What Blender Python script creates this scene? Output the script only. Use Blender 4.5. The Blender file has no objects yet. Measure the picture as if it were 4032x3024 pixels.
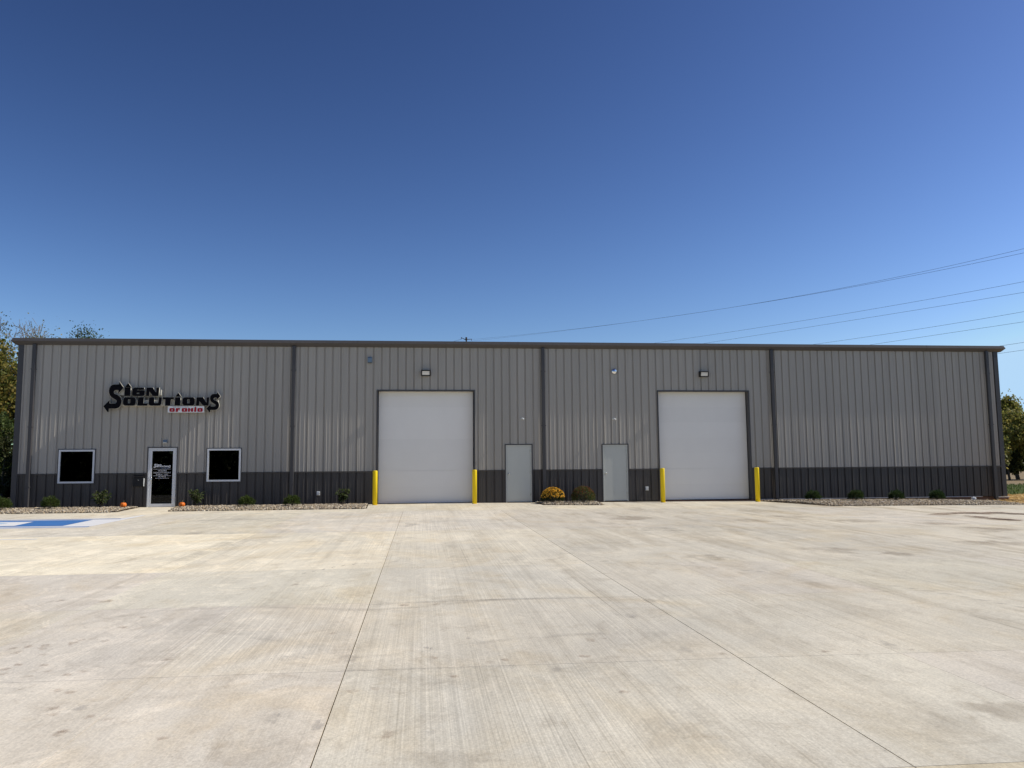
import bpy, bmesh, math, random
import numpy as np
from mathutils import Vector, Matrix

random.seed(7)
rng = np.random.default_rng(7)
scene = bpy.context.scene
col = scene.collection

# ------------------------------------------------------------------ camera
CAM = Vector((13.694, -31.582, 1.122))
YAW, PITCH, ROLL, FPX = math.radians(6.276), math.radians(6.119), math.radians(-0.515), 3261.0
_f = Vector((math.sin(YAW) * math.cos(PITCH), math.cos(YAW) * math.cos(PITCH), math.sin(PITCH)))
_r0 = Vector((math.cos(YAW), -math.sin(YAW), 0))
_u0 = _r0.cross(_f)
_r = _r0 * math.cos(ROLL) + _u0 * math.sin(ROLL)
_u = -_r0 * math.sin(ROLL) + _u0 * math.cos(ROLL)
cd = bpy.data.cameras.new('camera')
cam = bpy.data.objects.new('camera', cd)
col.objects.link(cam)
cam.matrix_world = Matrix(((_r.x, _u.x, -_f.x, CAM.x), (_r.y, _u.y, -_f.y, CAM.y), (_r.z, _u.z, -_f.z, CAM.z), (0, 0, 0, 1)))
cd.sensor_fit = 'HORIZONTAL'
cd.sensor_width = 36.0
cd.lens = 36.0 * FPX / 4032.0
cd.clip_start, cd.clip_end = 0.1, 3000
scene.camera = cam

# ------------------------------------------------------------------ sky and sun
SUN_DIR = Vector((1.0, -0.062, 0.93)).normalized()          # towards the sun, almost in the plane of the front wall
SUN_EL = math.asin(SUN_DIR.z)
SUN_AZ = math.atan2(SUN_DIR.x, SUN_DIR.y)
world = bpy.data.worlds.new('World')
scene.world = world
world.use_nodes = True
wn = world.node_tree.nodes
wl = world.node_tree.links
sky = wn.new('ShaderNodeTexSky')
sky.sky_type = 'NISHITA'
sky.sun_disc = False
sky.sun_elevation = SUN_EL
sky.sun_rotation = SUN_AZ
sky.altitude = 300
sky.air_density = 1.0
sky.dust_density = 0.8
sky.ozone_density = 6.0
# steeper tone curve over the whole sky: deep blue overhead, pale at the horizon
pre = wn.new('ShaderNodeMix'); pre.data_type = 'RGBA'; pre.blend_type = 'MULTIPLY'; pre.inputs['Factor'].default_value = 1
pre.inputs['B'].default_value = (0.09, 0.09, 0.09, 1)
gm = wn.new('ShaderNodeGamma'); gm.inputs['Gamma'].default_value = 1.95
post = wn.new('ShaderNodeMix'); post.data_type = 'RGBA'; post.blend_type = 'MULTIPLY'; post.inputs['Factor'].default_value = 1
post.inputs['B'].default_value = (60.0, 38.2, 26.8, 1)
cap = wn.new('ShaderNodeMix'); cap.data_type = 'RGBA'; cap.blend_type = 'DARKEN'; cap.inputs['Factor'].default_value = 1
cap.inputs['B'].default_value = (4.6, 6.9, 9.4, 1)
wl.new(sky.outputs[0], pre.inputs['A'])
wl.new(pre.outputs['Result'], gm.inputs['Color'])
wl.new(gm.outputs[0], post.inputs['A'])
wl.new(post.outputs['Result'], cap.inputs['A'])
wl.new(cap.outputs['Result'], wn['Background'].inputs['Color'])
wn['Background'].inputs['Strength'].default_value = 0.10
sd = bpy.data.lights.new('sun', 'SUN')
sd.energy = 4.6
sd.angle = math.radians(0.53)
sd.color = (1.0, 0.93, 0.82)
sun = bpy.data.objects.new('sun', sd)
col.objects.link(sun)
sun.rotation_euler = SUN_DIR.to_track_quat('Z', 'Y').to_euler()
vs = scene.view_settings
vs.view_transform = 'Standard'
vs.look = 'None'
vs.exposure = 0.0
vs.gamma = 1.0

# ------------------------------------------------------------------ helpers
def ray(px, py):
    return _f + _r * ((px - 2016) / FPX) - _u * ((py - 1512) / FPX)

def at(px, py, Y):
    d = ray(px, py)
    return CAM + d * ((Y - CAM.y) / d.y)

def at_depth(px, py, depth):
    return CAM + ray(px, py) * depth

def h(x, y):
    """height of the paved ground: falls away from the building and a little to the right"""
    z = 0.015 * min(y, 0.0)
    if x > 16:
        z -= 0.006 * (x - 16)
    return z

def tag(o, label=None, cat=None, group=None, kind=None):
    if label: o['label'] = label
    if cat: o['category'] = cat
    if group: o['group'] = group
    if kind: o['kind'] = kind
    return o

def link(name, me, parent=None, m=None):
    o = bpy.data.objects.new(name, me)
    col.objects.link(o)
    if m is not None and me is not None:
        me.materials.append(m)
    if parent is not None:
        o.parent = parent
    return o

def empty(name, loc=(0, 0, 0)):
    o = bpy.data.objects.new(name, None)
    o.location = loc
    o.empty_display_size = 0.2
    col.objects.link(o)
    return o

def child(o, parent):
    """parent while keeping the mesh where it was built (world coordinates)"""
    o.parent = parent
    o.matrix_parent_inverse = Matrix.Translation(parent.location).inverted()
    return o

class MB:
    def __init__(self):
        self.v, self.f = [], []
    def quad(self, *p):
        n = len(self.v)
        self.v += [tuple(q) for q in p]
        self.f.append(tuple(range(n, n + len(p))))
        return self
    def box(self, x0, x1, y0, y1, z0, z1):
        n = len(self.v)
        for z in (z0, z1):
            self.v += [(x0, y0, z), (x1, y0, z), (x1, y1, z), (x0, y1, z)]
        for q in ((0, 3, 2, 1), (4, 5, 6, 7), (0, 1, 5, 4), (1, 2, 6, 5), (2, 3, 7, 6), (3, 0, 4, 7)):
            self.f.append(tuple(n + k for k in q))
        return self
    def prism_x(self, prof, x0, x1):
        """profile [(y,z)] swept along x, with end caps"""
        n = len(self.v); k = len(prof)
        self.v += [(x0, y, z) for y, z in prof] + [(x1, y, z) for y, z in prof]
        for i in range(k):
            j = (i + 1) % k
            self.f.append((n + i, n + j, n + k + j, n + k + i))
        self.f.append(tuple(n + i for i in reversed(range(k))))
        self.f.append(tuple(n + k + i for i in range(k)))
        return self
    def tube(self, pts, radii, sides=8, cap=True):
        n0 = len(self.v)
        pts = [Vector(p) for p in pts]
        for i, p in enumerate(pts):
            a = pts[max(i - 1, 0)]; b = pts[min(i + 1, len(pts) - 1)]
            d = (b - a).normalized()
            s = d.cross(Vector((0, 0, 1)) if abs(d.z) < 0.9 else Vector((1, 0, 0))).normalized()
            t = d.cross(s)
            rr = radii[i] if hasattr(radii, '__len__') else radii
            for k in range(sides):
                an = 2 * math.pi * k / sides
                self.v.append(tuple(p + s * (rr * math.cos(an)) + t * (rr * math.sin(an))))
        for i in range(len(pts) - 1):
            for k in range(sides):
                k2 = (k + 1) % sides
                self.f.append((n0 + i * sides + k, n0 + i * sides + k2, n0 + (i + 1) * sides + k2, n0 + (i + 1) * sides + k))
        if cap:
            self.f.append(tuple(n0 + k for k in reversed(range(sides))))
            self.f.append(tuple(n0 + (len(pts) - 1) * sides + k for k in range(sides)))
        return self
    def lathe(self, prof, sides=20, c=(0, 0, 0), sq=(1, 1)):
        n0 = len(self.v)
        for r_, z in prof:
            for k in range(sides):
                an = 2 * math.pi * k / sides
                self.v.append((c[0] + r_ * math.cos(an) * sq[0], c[1] + r_ * math.sin(an) * sq[1], c[2] + z))
        for i in range(len(prof) - 1):
            for k in range(sides):
                k2 = (k + 1) % sides
                self.f.append((n0 + i * sides + k, n0 + i * sides + k2, n0 + (i + 1) * sides + k2, n0 + (i + 1) * sides + k))
        self.f.append(tuple(n0 + k for k in reversed(range(sides))))
        self.f.append(tuple(n0 + (len(prof) - 1) * sides + k for k in range(sides)))
        return self
    def mesh(self, name, smooth=False):
        me = bpy.data.meshes.new(name)
        me.from_pydata(self.v, [], self.f)
        if smooth:
            me.polygons.foreach_set('use_smooth', [True] * len(me.polygons))
        me.update()
        return me
    def build(self, name, m, parent=None, smooth=False, bevel=0.0):
        me = self.mesh(name, smooth)
        if bevel > 0:
            bm = bmesh.new(); bm.from_mesh(me)
            bmesh.ops.bevel(bm, geom=list(bm.edges), offset=bevel, segments=2, affect='EDGES', profile=0.6)
            bm.to_mesh(me); bm.free()
        o = link(name, me, None, m)
        if parent is not None:
            child(o, parent)
        return o

# ------------------------------------------------------------------ materials
def mat(name, rgb, rough=0.6, metal=0.0, spec=0.3, var=0.0, vscale=(3, 3, 3), bump=0.0, bscale=60.0):
    m = bpy.data.materials.new(name)
    m.use_nodes = True
    n, l = m.node_tree.nodes, m.node_tree.links
    b = n['Principled BSDF']
    b.inputs['Base Color'].default_value = (*rgb, 1)
    b.inputs['Roughness'].default_value = rough
    b.inputs['Metallic'].default_value = metal
    b.inputs['Specular IOR Level'].default_value = spec
    if var > 0 or bump > 0:
        tc = n.new('ShaderNodeTexCoord')
        mp = n.new('ShaderNodeMapping')
        mp.inputs['Scale'].default_value = vscale
        l.new(tc.outputs['Object'], mp.inputs['Vector'])
        nz = n.new('ShaderNodeTexNoise')
        nz.inputs['Scale'].default_value = 1.0
        nz.inputs['Detail'].default_value = 6
        nz.inputs['Roughness'].default_value = 0.65
        l.new(mp.outputs[0], nz.inputs['Vector'])
        mr = n.new('ShaderNodeMapRange')
        mr.inputs['From Min'].default_value = 0.25
        mr.inputs['From Max'].default_value = 0.75
        mr.inputs['To Min'].default_value = 1 - var
        mr.inputs['To Max'].default_value = 1 + var
        l.new(nz.outputs['Fac'], mr.inputs['Value'])
        oi = n.new('ShaderNodeObjectInfo')
        rr = n.new('ShaderNodeMapRange'); rr.inputs['To Min'].default_value = 1 - var * 0.8; rr.inputs['To Max'].default_value = 1 + var * 0.8
        l.new(oi.outputs['Random'], rr.inputs['Value'])
        mm = n.new('ShaderNodeMath'); mm.operation = 'MULTIPLY'
        l.new(mr.outputs[0], mm.inputs[0]); l.new(rr.outputs[0], mm.inputs[1])
        mx = n.new('ShaderNodeMix'); mx.data_type = 'RGBA'; mx.blend_type = 'MULTIPLY'
        mx.inputs['Factor'].default_value = 1
        mx.inputs['A'].default_value = (*rgb, 1)
        l.new(mm.outputs[0], mx.inputs['B'])
        l.new(mx.outputs['Result'], b.inputs['Base Color'])
        if bump > 0:
            nb = n.new('ShaderNodeTexNoise')
            nb.inputs['Scale'].default_value = bscale
            nb.inputs['Detail'].default_value = 4
            l.new(tc.outputs['Object'], nb.inputs['Vector'])
            bp = n.new('ShaderNodeBump')
            bp.inputs['Strength'].default_value = bump
            bp.inputs['Distance'].default_value = 0.01
            l.new(nb.outputs['Fac'], bp.inputs['Height'])
            l.new(bp.outputs[0], b.inputs['Normal'])
    return m

def vmat(name, rough=0.8, translucent=0.0, spec=0.15):
    """colour comes from the mesh's own per-piece colour attribute"""
    m = bpy.data.materials.new(name)
    m.use_nodes = True
    n, l = m.node_tree.nodes, m.node_tree.links
    b = n['Principled BSDF']
    at_ = n.new('ShaderNodeAttribute'); at_.attribute_name = 'tint'
    l.new(at_.outputs['Color'], b.inputs['Base Color'])
    b.inputs['Roughness'].default_value = rough
    b.inputs['Specular IOR Level'].default_value = spec
    if translucent > 0:
        tr = n.new('ShaderNodeBsdfTranslucent')
        l.new(at_.outputs['Color'], tr.inputs['Color'])
        mx = n.new('ShaderNodeMixShader'); mx.inputs['Fac'].default_value = translucent
        l.new(b.outputs[0], mx.inputs[1]); l.new(tr.outputs[0], mx.inputs[2])
        l.new(mx.outputs[0], n['Material Output'].inputs['Surface'])
    return m

def concrete_mat(name, rgb):
    m = bpy.data.materials.new(name)
    m.use_nodes = True
    n, l = m.node_tree.nodes, m.node_tree.links
    b = n['Principled BSDF']
    b.inputs['Roughness'].default_value = 0.85
    b.inputs['Specular IOR Level'].default_value = 0.25
    geo = n.new('ShaderNodeNewGeometry')
    oi = n.new('ShaderNodeObjectInfo')

    def noise(sx, sy, detail, lo, hi, rough=0.6, fmin=0.3, fmax=0.7, dist=0.0):
        mp = n.new('ShaderNodeMapping'); mp.inputs['Scale'].default_value = (sx, sy, 1)
        l.new(geo.outputs['Position'], mp.inputs['Vector'])
        t = n.new('ShaderNodeTexNoise'); t.inputs['Scale'].default_value = 1
        t.inputs['Detail'].default_value = detail; t.inputs['Roughness'].default_value = rough
        t.inputs['Distortion'].default_value = dist
        l.new(mp.outputs[0], t.inputs['Vector'])
        r = n.new('ShaderNodeMapRange')
        r.inputs['From Min'].default_value = fmin; r.inputs['From Max'].default_value = fmax
        r.inputs['To Min'].default_value = lo; r.inputs['To Max'].default_value = hi
        l.new(t.outputs['Fac'], r.inputs['Value'])
        return r.outputs[0]

    def mixc(fac, a, bcol, mode='MIX'):
        mx = n.new('ShaderNodeMix'); mx.data_type = 'RGBA'; mx.blend_type = mode
        if isinstance(fac, float): mx.inputs['Factor'].default_value = fac
        else: l.new(fac, mx.inputs['Factor'])
        for key, v in (('A', a), ('B', bcol)):
            if isinstance(v, tuple): mx.inputs[key].default_value = (*v, 1)
            else: l.new(v, mx.inputs[key])
        return mx.outputs['Result']

    c = mixc(1.0, rgb, oi.outputs['Color'], 'MULTIPLY')
    sep = n.new('ShaderNodeSeparateXYZ'); l.new(geo.outputs['Position'], sep.inputs[0])
    def zone(x0, x1, lo, hi):
        r = n.new('ShaderNodeMapRange'); r.interpolation_type = 'SMOOTHSTEP'
        r.inputs['From Min'].default_value = x0; r.inputs['From Max'].default_value = x1
        r.inputs['To Min'].default_value = lo; r.inputs['To Max'].default_value = hi
        l.new(sep.outputs['X'], r.inputs['Value']); return r.outputs[0]
    def mul(a, bb):
        m_ = n.new('ShaderNodeMath'); m_.operation = 'MULTIPLY'; l.new(a, m_.inputs[0]); l.new(bb, m_.inputs[1]); return m_.outputs[0]
    def stain(fac, f):
        nonlocal c
        c = mixc(fac, c, mixc(1.0, c, f, 'MULTIPLY'))
    right, left = zone(13, 25, 0.25, 1.0), zone(10, 17, 1.0, 0.3)
    # broad grey clouds, pale efflorescence, tan water stains, dull smudges
    stain(noise(0.24, 0.17, 5, 0.0, 0.95, 0.6, 0.38, 0.68, 0.9), (0.82, 0.835, 0.865))
    stain(noise(0.42, 0.30, 6, 0.0, 0.62, 0.64, 0.50, 0.68, 1.4), (0.93, 0.86, 0.74))
    stain(mul(noise(1.1, 0.75, 9, 0.0, 0.85, 0.76, 0.515, 0.575, 1.8), left), (1.17, 1.16, 1.15))
    stain(noise(0.85, 0.6, 7, 0.0, 0.5, 0.68, 0.48, 0.64, 1.6), (1.13, 1.12, 1.10))
    stain(noise(1.6, 1.1, 8, 0.0, 0.75, 0.74, 0.52, 0.68, 1.0), (0.76, 0.74, 0.72))
    stain(noise(5.5, 3.6, 7, 0.0, 0.60, 0.76, 0.55, 0.74, 0.6), (0.73, 0.68, 0.61))
    stain(noise(24.0, 16.0, 3, 0.0, 0.75, 0.6, 0.70, 0.80), (0.50, 0.46, 0.41))
    # long dull drags and paler dashes over the right half, running away from the wall
    stain(mul(noise(1.5, 0.20, 7, 0.0, 0.95, 0.7, 0.50, 0.66, 0.5), right), (0.66, 0.62, 0.565))
    stain(mul(noise(2.3, 0.28, 6, 0.0, 0.8, 0.7, 0.56, 0.68, 0.4), right), (1.16, 1.15, 1.14))
    stain(noise(3.6, 0.12, 5, 0.0, 0.36, 0.65, 0.50, 0.78, 0.3), (0.70, 0.68, 0.65))
    # broom finish: fine lines along y, stronger in some pours than in others
    br = noise(75.0, 0.22, 3, 0.79, 1.17, 0.8, 0.3, 0.7)
    brm = noise(0.35, 0.22, 3, 0.2, 1.0, 0.5, 0.40, 0.60)
    c = mixc(brm, c, mixc(1.0, c, br, 'MULTIPLY'))
    stain(mul(noise(30.0, 0.09, 2, 0.0, 0.75, 0.6, 0.66, 0.77), brm), (0.55, 0.53, 0.50))
    gr = noise(70.0, 45.0, 3, 0.84, 1.16, 0.7)
    c = mixc(1.0, c, gr, 'MULTIPLY')
    l.new(c, b.inputs['Base Color'])
    bp = n.new('ShaderNodeBump'); bp.inputs['Strength'].default_value = 0.25; bp.inputs['Distance'].default_value = 0.004
    l.new(br, bp.inputs['Height'])
    l.new(bp.outputs[0], b.inputs['Normal'])
    return m

def decal_mat(name, rgb, strength, sx, sy, fmin=0.4, fmax=0.6):
    """thin stain film: colour with a noise-broken coverage"""
    m = bpy.data.materials.new(name); m.use_nodes = True
    n, l = m.node_tree.nodes, m.node_tree.links
    b = n['Principled BSDF']
    b.inputs['Base Color'].default_value = (*rgb, 1)
    b.inputs['Roughness'].default_value = 0.9
    b.inputs['Specular IOR Level'].default_value = 0.1
    geo = n.new('ShaderNodeNewGeometry')
    mp = n.new('ShaderNodeMapping'); mp.inputs['Scale'].default_value = (sx, sy, 1)
    l.new(geo.outputs['Position'], mp.inputs['Vector'])
    t = n.new('ShaderNodeTexNoise'); t.inputs['Scale'].default_value = 1; t.inputs['Detail'].default_value = 6
    t.inputs['Roughness'].default_value = 0.7
    l.new(mp.outputs[0], t.inputs['Vector'])
    r = n.new('ShaderNodeMapRange')
    r.inputs['From Min'].default_value = fmin; r.inputs['From Max'].default_value = fmax
    r.inputs['To Min'].default_value = 0; r.inputs['To Max'].default_value = strength
    l.new(t.outputs['Fac'], r.inputs['Value'])
    ed = n.new('ShaderNodeAttribute'); ed.attribute_name = 'edge'
    mu = n.new('ShaderNodeMath'); mu.operation = 'MULTIPLY'
    l.new(r.outputs[0], mu.inputs[0]); l.new(ed.outputs['Fac'], mu.inputs[1])
    l.new(mu.outputs[0], b.inputs['Alpha'])
    return m

M = {}
M['panel'] = mat('painted_steel_light_grey', (0.365, 0.344, 0.307), 0.42, spec=0.35, var=0.05, vscale=(7, 7, 0.25))
M['dark'] = mat('painted_steel_charcoal', (0.064, 0.058, 0.054), 0.42, spec=0.35, var=0.1, vscale=(7, 7, 0.4))
M['trim'] = mat('charcoal_trim', (0.062, 0.060, 0.063), 0.4, spec=0.35, var=0.06, vscale=(2, 2, 2))
M['gutter'] = mat('charcoal_gutter', (0.088, 0.081, 0.079), 0.5, spec=0.3, var=0.08, vscale=(0.6, 2, 2))
M['door_white'] = mat('white_sectional_door', (0.82, 0.805, 0.765), 0.5, spec=0.3, var=0.03, vscale=(0.8, 0.8, 0.5), bump=0.06, bscale=120)
M['door_grey'] = mat('primer_grey_door', (0.53, 0.545, 0.505), 0.5, var=0.03, vscale=(2, 2, 1))
M['frame_white'] = mat('white_aluminium', (0.68, 0.70, 0.72), 0.35, spec=0.4, var=0.03)
M['black'] = mat('black_plastic', (0.012, 0.012, 0.014), 0.45, spec=0.3)
M['sign_face'] = mat('black_sign_face', (0.005, 0.005, 0.007), 0.65, spec=0.04)
M['cream'] = mat('cream_sign_return', (0.44, 0.425, 0.37), 0.5)
M['raceway'] = mat('sign_raceway_paint', (0.55, 0.53, 0.46), 0.5)
M['sign_white'] = mat('white_sign_panel', (0.75, 0.77, 0.79), 0.45)
M['red'] = mat('red_vinyl', (0.36, 0.008, 0.02), 0.5)
M['ink'] = mat('dark_print', (0.10, 0.11, 0.13), 0.6)
M['vinyl'] = mat('white_vinyl', (0.8, 0.8, 0.82), 0.5)
M['vinyl_blue'] = mat('pale_blue_vinyl', (0.42, 0.52, 0.75), 0.5)
M['yellow'] = mat('yellow_bollard_sleeve', (0.87, 0.64, 0.012), 0.5, spec=0.3, var=0.07, vscale=(5, 5, 2.2))
M['lens'] = mat('frosted_lens', (0.72, 0.71, 0.66), 0.3, spec=0.5)
M['chrome'] = mat('polished_metal', (0.85, 0.86, 0.88), 0.12, metal=1.0)
M['galv'] = mat('sky_tinted_metal', (0.13, 0.19, 0.26), 0.4, spec=0.4, var=0.1)  # blue-grey of the reflected sky put into the base colour
M['nickel'] = mat('brushed_nickel', (0.7, 0.7, 0.68), 0.25, metal=1.0)
M['plastic_grey'] = mat('grey_plastic', (0.55, 0.57, 0.58), 0.5)
M['white_plastic'] = mat('white_plastic', (0.72, 0.74, 0.74), 0.5)
M['concrete'] = concrete_mat('broom_finished_concrete', (0.675, 0.620, 0.505))
M['joint'] = mat('joint_sealant', (0.05, 0.047, 0.042), 0.9)
M['foundation'] = mat('soiled_foundation', (0.17, 0.10, 0.07), 0.9, var=0.35, vscale=(2, 2, 6), bump=0.3, bscale=25)
M['base_strip'] = mat('base_angle', (0.55, 0.56, 0.57), 0.5)
M['roof'] = mat('roof_steel', (0.30, 0.30, 0.30), 0.4)
M['bed'] = mat('bed_soil', (0.16, 0.125, 0.09), 0.95, var=0.3, vscale=(4, 4, 4))
M['stone'] = vmat('river_stone', 0.85)
M['leaf'] = vmat('leaf', 0.6, 0.42, 0.25)
M['petal'] = vmat('petal', 0.7, 0.2)
M['straw'] = vmat('straw', 0.8, 0.15)
M['bark'] = mat('bark', (0.085, 0.07, 0.055), 0.95, var=0.35, vscale=(9, 9, 2), bump=0.5, bscale=18)
M['bark_pale'] = mat('pale_twig', (0.20, 0.175, 0.15), 0.95, var=0.3, vscale=(9, 9, 2))
M['pumpkin'] = mat('pumpkin_skin', (0.72, 0.17, 0.018), 0.5, spec=0.35, var=0.15, vscale=(14, 14, 5))
M['stem'] = mat('pumpkin_stem', (0.22, 0.17, 0.08), 0.9)
M['blue_paint'] = mat('blue_pavement_paint', (0.05, 0.165, 0.42), 0.6, var=0.2, vscale=(2, 6, 2))
M['white_paint'] = mat('white_pavement_paint', (0.80, 0.80, 0.80), 0.6, var=0.06, vscale=(2, 6, 2))
M['pale_blue_paint'] = mat('pale_blue_pavement_paint', (0.36, 0.56, 0.74), 0.6, var=0.1, vscale=(2, 6, 2))
M['worn_paint'] = decal_mat('worn_white_line', (0.72, 0.72, 0.70), 0.85, 3, 12, 0.38, 0.62)
M['mud'] = decal_mat('dried_mud', (0.30, 0.20, 0.14), 0.55, 1.4, 1.8, 0.34, 0.62)
M['mud_tan'] = decal_mat('tan_print', (0.43, 0.33, 0.25), 0.45, 12, 12, 0.36, 0.66)
M['rubber'] = decal_mat('tyre_rubber_trace', (0.36, 0.335, 0.30), 0.30, 1.6, 1.6, 0.38, 0.68)
M['tread'] = decal_mat('tyre_tread_trace', (0.26, 0.24, 0.23), 0.40, 5, 5, 0.3, 0.66)
M['oil'] = decal_mat('oil_spot', (0.38, 0.36, 0.34), 0.38, 5, 5, 0.34, 0.66)
M['wood_pole'] = mat('weathered_pole', (0.06, 0.05, 0.045), 0.9, var=0.2)
M['wire'] = mat('power_wire', (0.05, 0.055, 0.07), 0.6)
M['room'] = mat('dim_room', (0.05, 0.05, 0.05), 0.9)
M['box_tan'] = mat('tan_cabinet', (0.45, 0.30, 0.10), 0.7)

def glass_mat():
    m = bpy.data.materials.new('tinted_glass'); m.use_nodes = True
    n, l = m.node_tree.nodes, m.node_tree.links
    n.remove(n['Principled BSDF'])
    tr = n.new('ShaderNodeBsdfTransparent'); tr.inputs['Color'].default_value = (0.32, 0.34, 0.34, 1)
    gl = n.new('ShaderNodeBsdfGlossy'); gl.inputs['Roughness'].default_value = 0.01
    gl.inputs['Color'].default_value = (0.6, 0.62, 0.65, 1)
    fr = n.new('ShaderNodeFresnel'); fr.inputs['IOR'].default_value = 1.35
    mx = n.new('ShaderNodeMixShader')
    l.new(fr.outputs[0], mx.inputs['Fac']); l.new(tr.outputs[0], mx.inputs[1]); l.new(gl.outputs[0], mx.inputs[2])
    l.new(mx.outputs[0], n['Material Output'].inputs['Surface'])
    return m
M['glass'] = glass_mat()

def terrain_mat():
    m = bpy.data.materials.new('field_and_grass'); m.use_nodes = True
    n, l = m.node_tree.nodes, m.node_tree.links
    b = n['Principled BSDF']; b.inputs['Roughness'].default_value = 0.95; b.inputs['Specular IOR Level'].default_value = 0.1
    geo = n.new('ShaderNodeNewGeometry')
    sep = n.new('ShaderNodeSeparateXYZ'); l.new(geo.outputs['Position'], sep.inputs[0])
    def noise(s, d=5):
        t = n.new('ShaderNodeTexNoise'); t.inputs['Scale'].default_value = s; t.inputs['Detail'].default_value = d
        l.new(geo.outputs['Position'], t.inputs['Vector']); return t.outputs['Fac']
    def mixc(fac, a, c):
        mx = n.new('ShaderNodeMix'); mx.data_type = 'RGBA'
        l.new(fac, mx.inputs['Factor'])
        for k, v in (('A', a), ('B', c)):
            if isinstance(v, tuple): mx.inputs[k].default_value = (*v, 1)
            else: l.new(v, mx.inputs[k])
        return mx.outputs['Result']
    grass = mixc(noise(1.7), (0.055, 0.085, 0.022), (0.12, 0.135, 0.04))
    field = mixc(noise(0.6), (0.20, 0.145, 0.08), (0.30, 0.235, 0.145))
    # mown grass up to about 36 m behind the front wall, dry field beyond
    ad = n.new('ShaderNodeMath'); ad.operation = 'MULTIPLY_ADD'
    l.new(noise(0.25), ad.inputs[0]); ad.inputs[1].default_value = 5.0; l.new(sep.outputs['Y'], ad.inputs[2])
    r = n.new('ShaderNodeMapRange'); r.inputs['From Min'].default_value = 37; r.inputs['From Max'].default_value = 40
    l.new(ad.outputs[0], r.inputs['Value'])
    c = mixc(r.outputs[0], grass, field)
    l.new(c, b.inputs['Base Color'])
    return m
M['terrain'] = terrain_mat()
M['soil_straw'] = mat('straw_strewn_soil', (0.40, 0.28, 0.12), 0.95, var=0.4, vscale=(6, 6, 6), bump=0.4, bscale=20)

# ------------------------------------------------------------------ the ground
def terrain_z(x, y):
    return -0.30 if y > -8 else -0.30 + 0.012 * (y + 8)

g = MB()
xs = [-900, -300, -120, -60, -30, -10, 0, 10, 20, 30, 40, 50, 70, 120, 300, 900]
ys = [-300, -100, -60, -40, -30, -20, -8, 0, 10, 20, 40, 70, 150, 400, 1200]
idx = {}
for j, y in enumerate(ys):
    for i, x in enumerate(xs):
        idx[i, j] = len(g.v)
        zz = terrain_z(max(-60, min(60, x)), max(y, -60))
        g.v.append((x, y, zz - (0.35 if -45 < x < 45 and -62 < y < -8 else 0)))
for j in range(len(ys) - 1):
    for i in range(len(xs) - 1):
        g.f.append((idx[i, j], idx[i + 1, j], idx[i + 1, j + 1], idx[i, j + 1]))
ground = g.build('ground', M['terrain'])
tag(ground, kind='structure')

# where the concrete stops at the back: the wall line, stepping forward round the planting beds
BACK = [(-30, -3.15), (3.55, -3.15), (3.80, -2.9), (3.56, 0.02), (4.93, 0.02), (5.38, -3.0), (11.72, -2.95), (11.86, -2.75), (11.74, 0.02),
        (17.97, 0.02), (18.06, -1.9), (20.12, -2.2), (20.28, -2.0), (20.30, 0.02), (26.72, 0.02), (27.05, -1.0), (27.9, -3.9), (34.5, -3.9), (36.0, -3.95), (40, -4.15), (60, -5.2)]

def lot_edges(xa, xb):
    """back outline between two lane joints (from xb back to xa)"""
    def y_at(x):
        for (x0, y0), (x1, y1) in zip(BACK, BACK[1:]):
            if x1 > x0 and x0 <= x <= x1:
                return y0 + (y1 - y0) * (x - x0) / (x1 - x0)
        return 0.02
    pts = [(xb, y_at(xb))]
    pts += [p for p in reversed(BACK) if xa < p[0] < xb]
    pts.append((xa, y_at(xa)))
    return pts

lot = empty('concrete_lot', (16, -20, 0)); tag(lot, kind='structure')
# joint base under the slabs
jb = MB()
for (xa, xb) in ((-30, 16), (16, 60)):
    ya, yb = -60, -4.3
    jb.quad((xa, ya, h(xa, ya) - 0.03), (xb, ya, h(xb, ya) - 0.03), (xb, yb, h(xb, yb) - 0.03), (xa, yb, h(xa, yb) - 0.03))
jb.build('joint_base', M['joint'], lot)
jb = MB()
for xa, xb in ((3.7, 5.2), (11.9, 17.95), (20.35, 26.65)):
    jb.quad((xa, -4.6, h(xa, -4.6) - 0.03), (xb, -4.6, h(xb, -4.6) - 0.03), (xb, 0.3, h(xb, 0) - 0.03), (xa, 0.3, h(xa, 0) - 0.03))
jb.build('joint_base', M['joint'], lot)

def slab(poly, gap_l, gap_r, gap_f, gap_b, tint):
    mb = MB()
    k = len(poly)
    top = [(x, y, h(x, y)) for x, y in poly]
    bot = [(x, y, h(x, y) - 0.12) for x, y in poly]
    mb.v = top + bot
    mb.f.append(tuple(range(k)))
    for i in range(k):
        j = (i + 1) % k
        mb.f.append((i, k + i, k + j, j))
    o = mb.build('slab', M['concrete'], lot)
    o.color = (*tint, 1)
    return o

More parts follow.
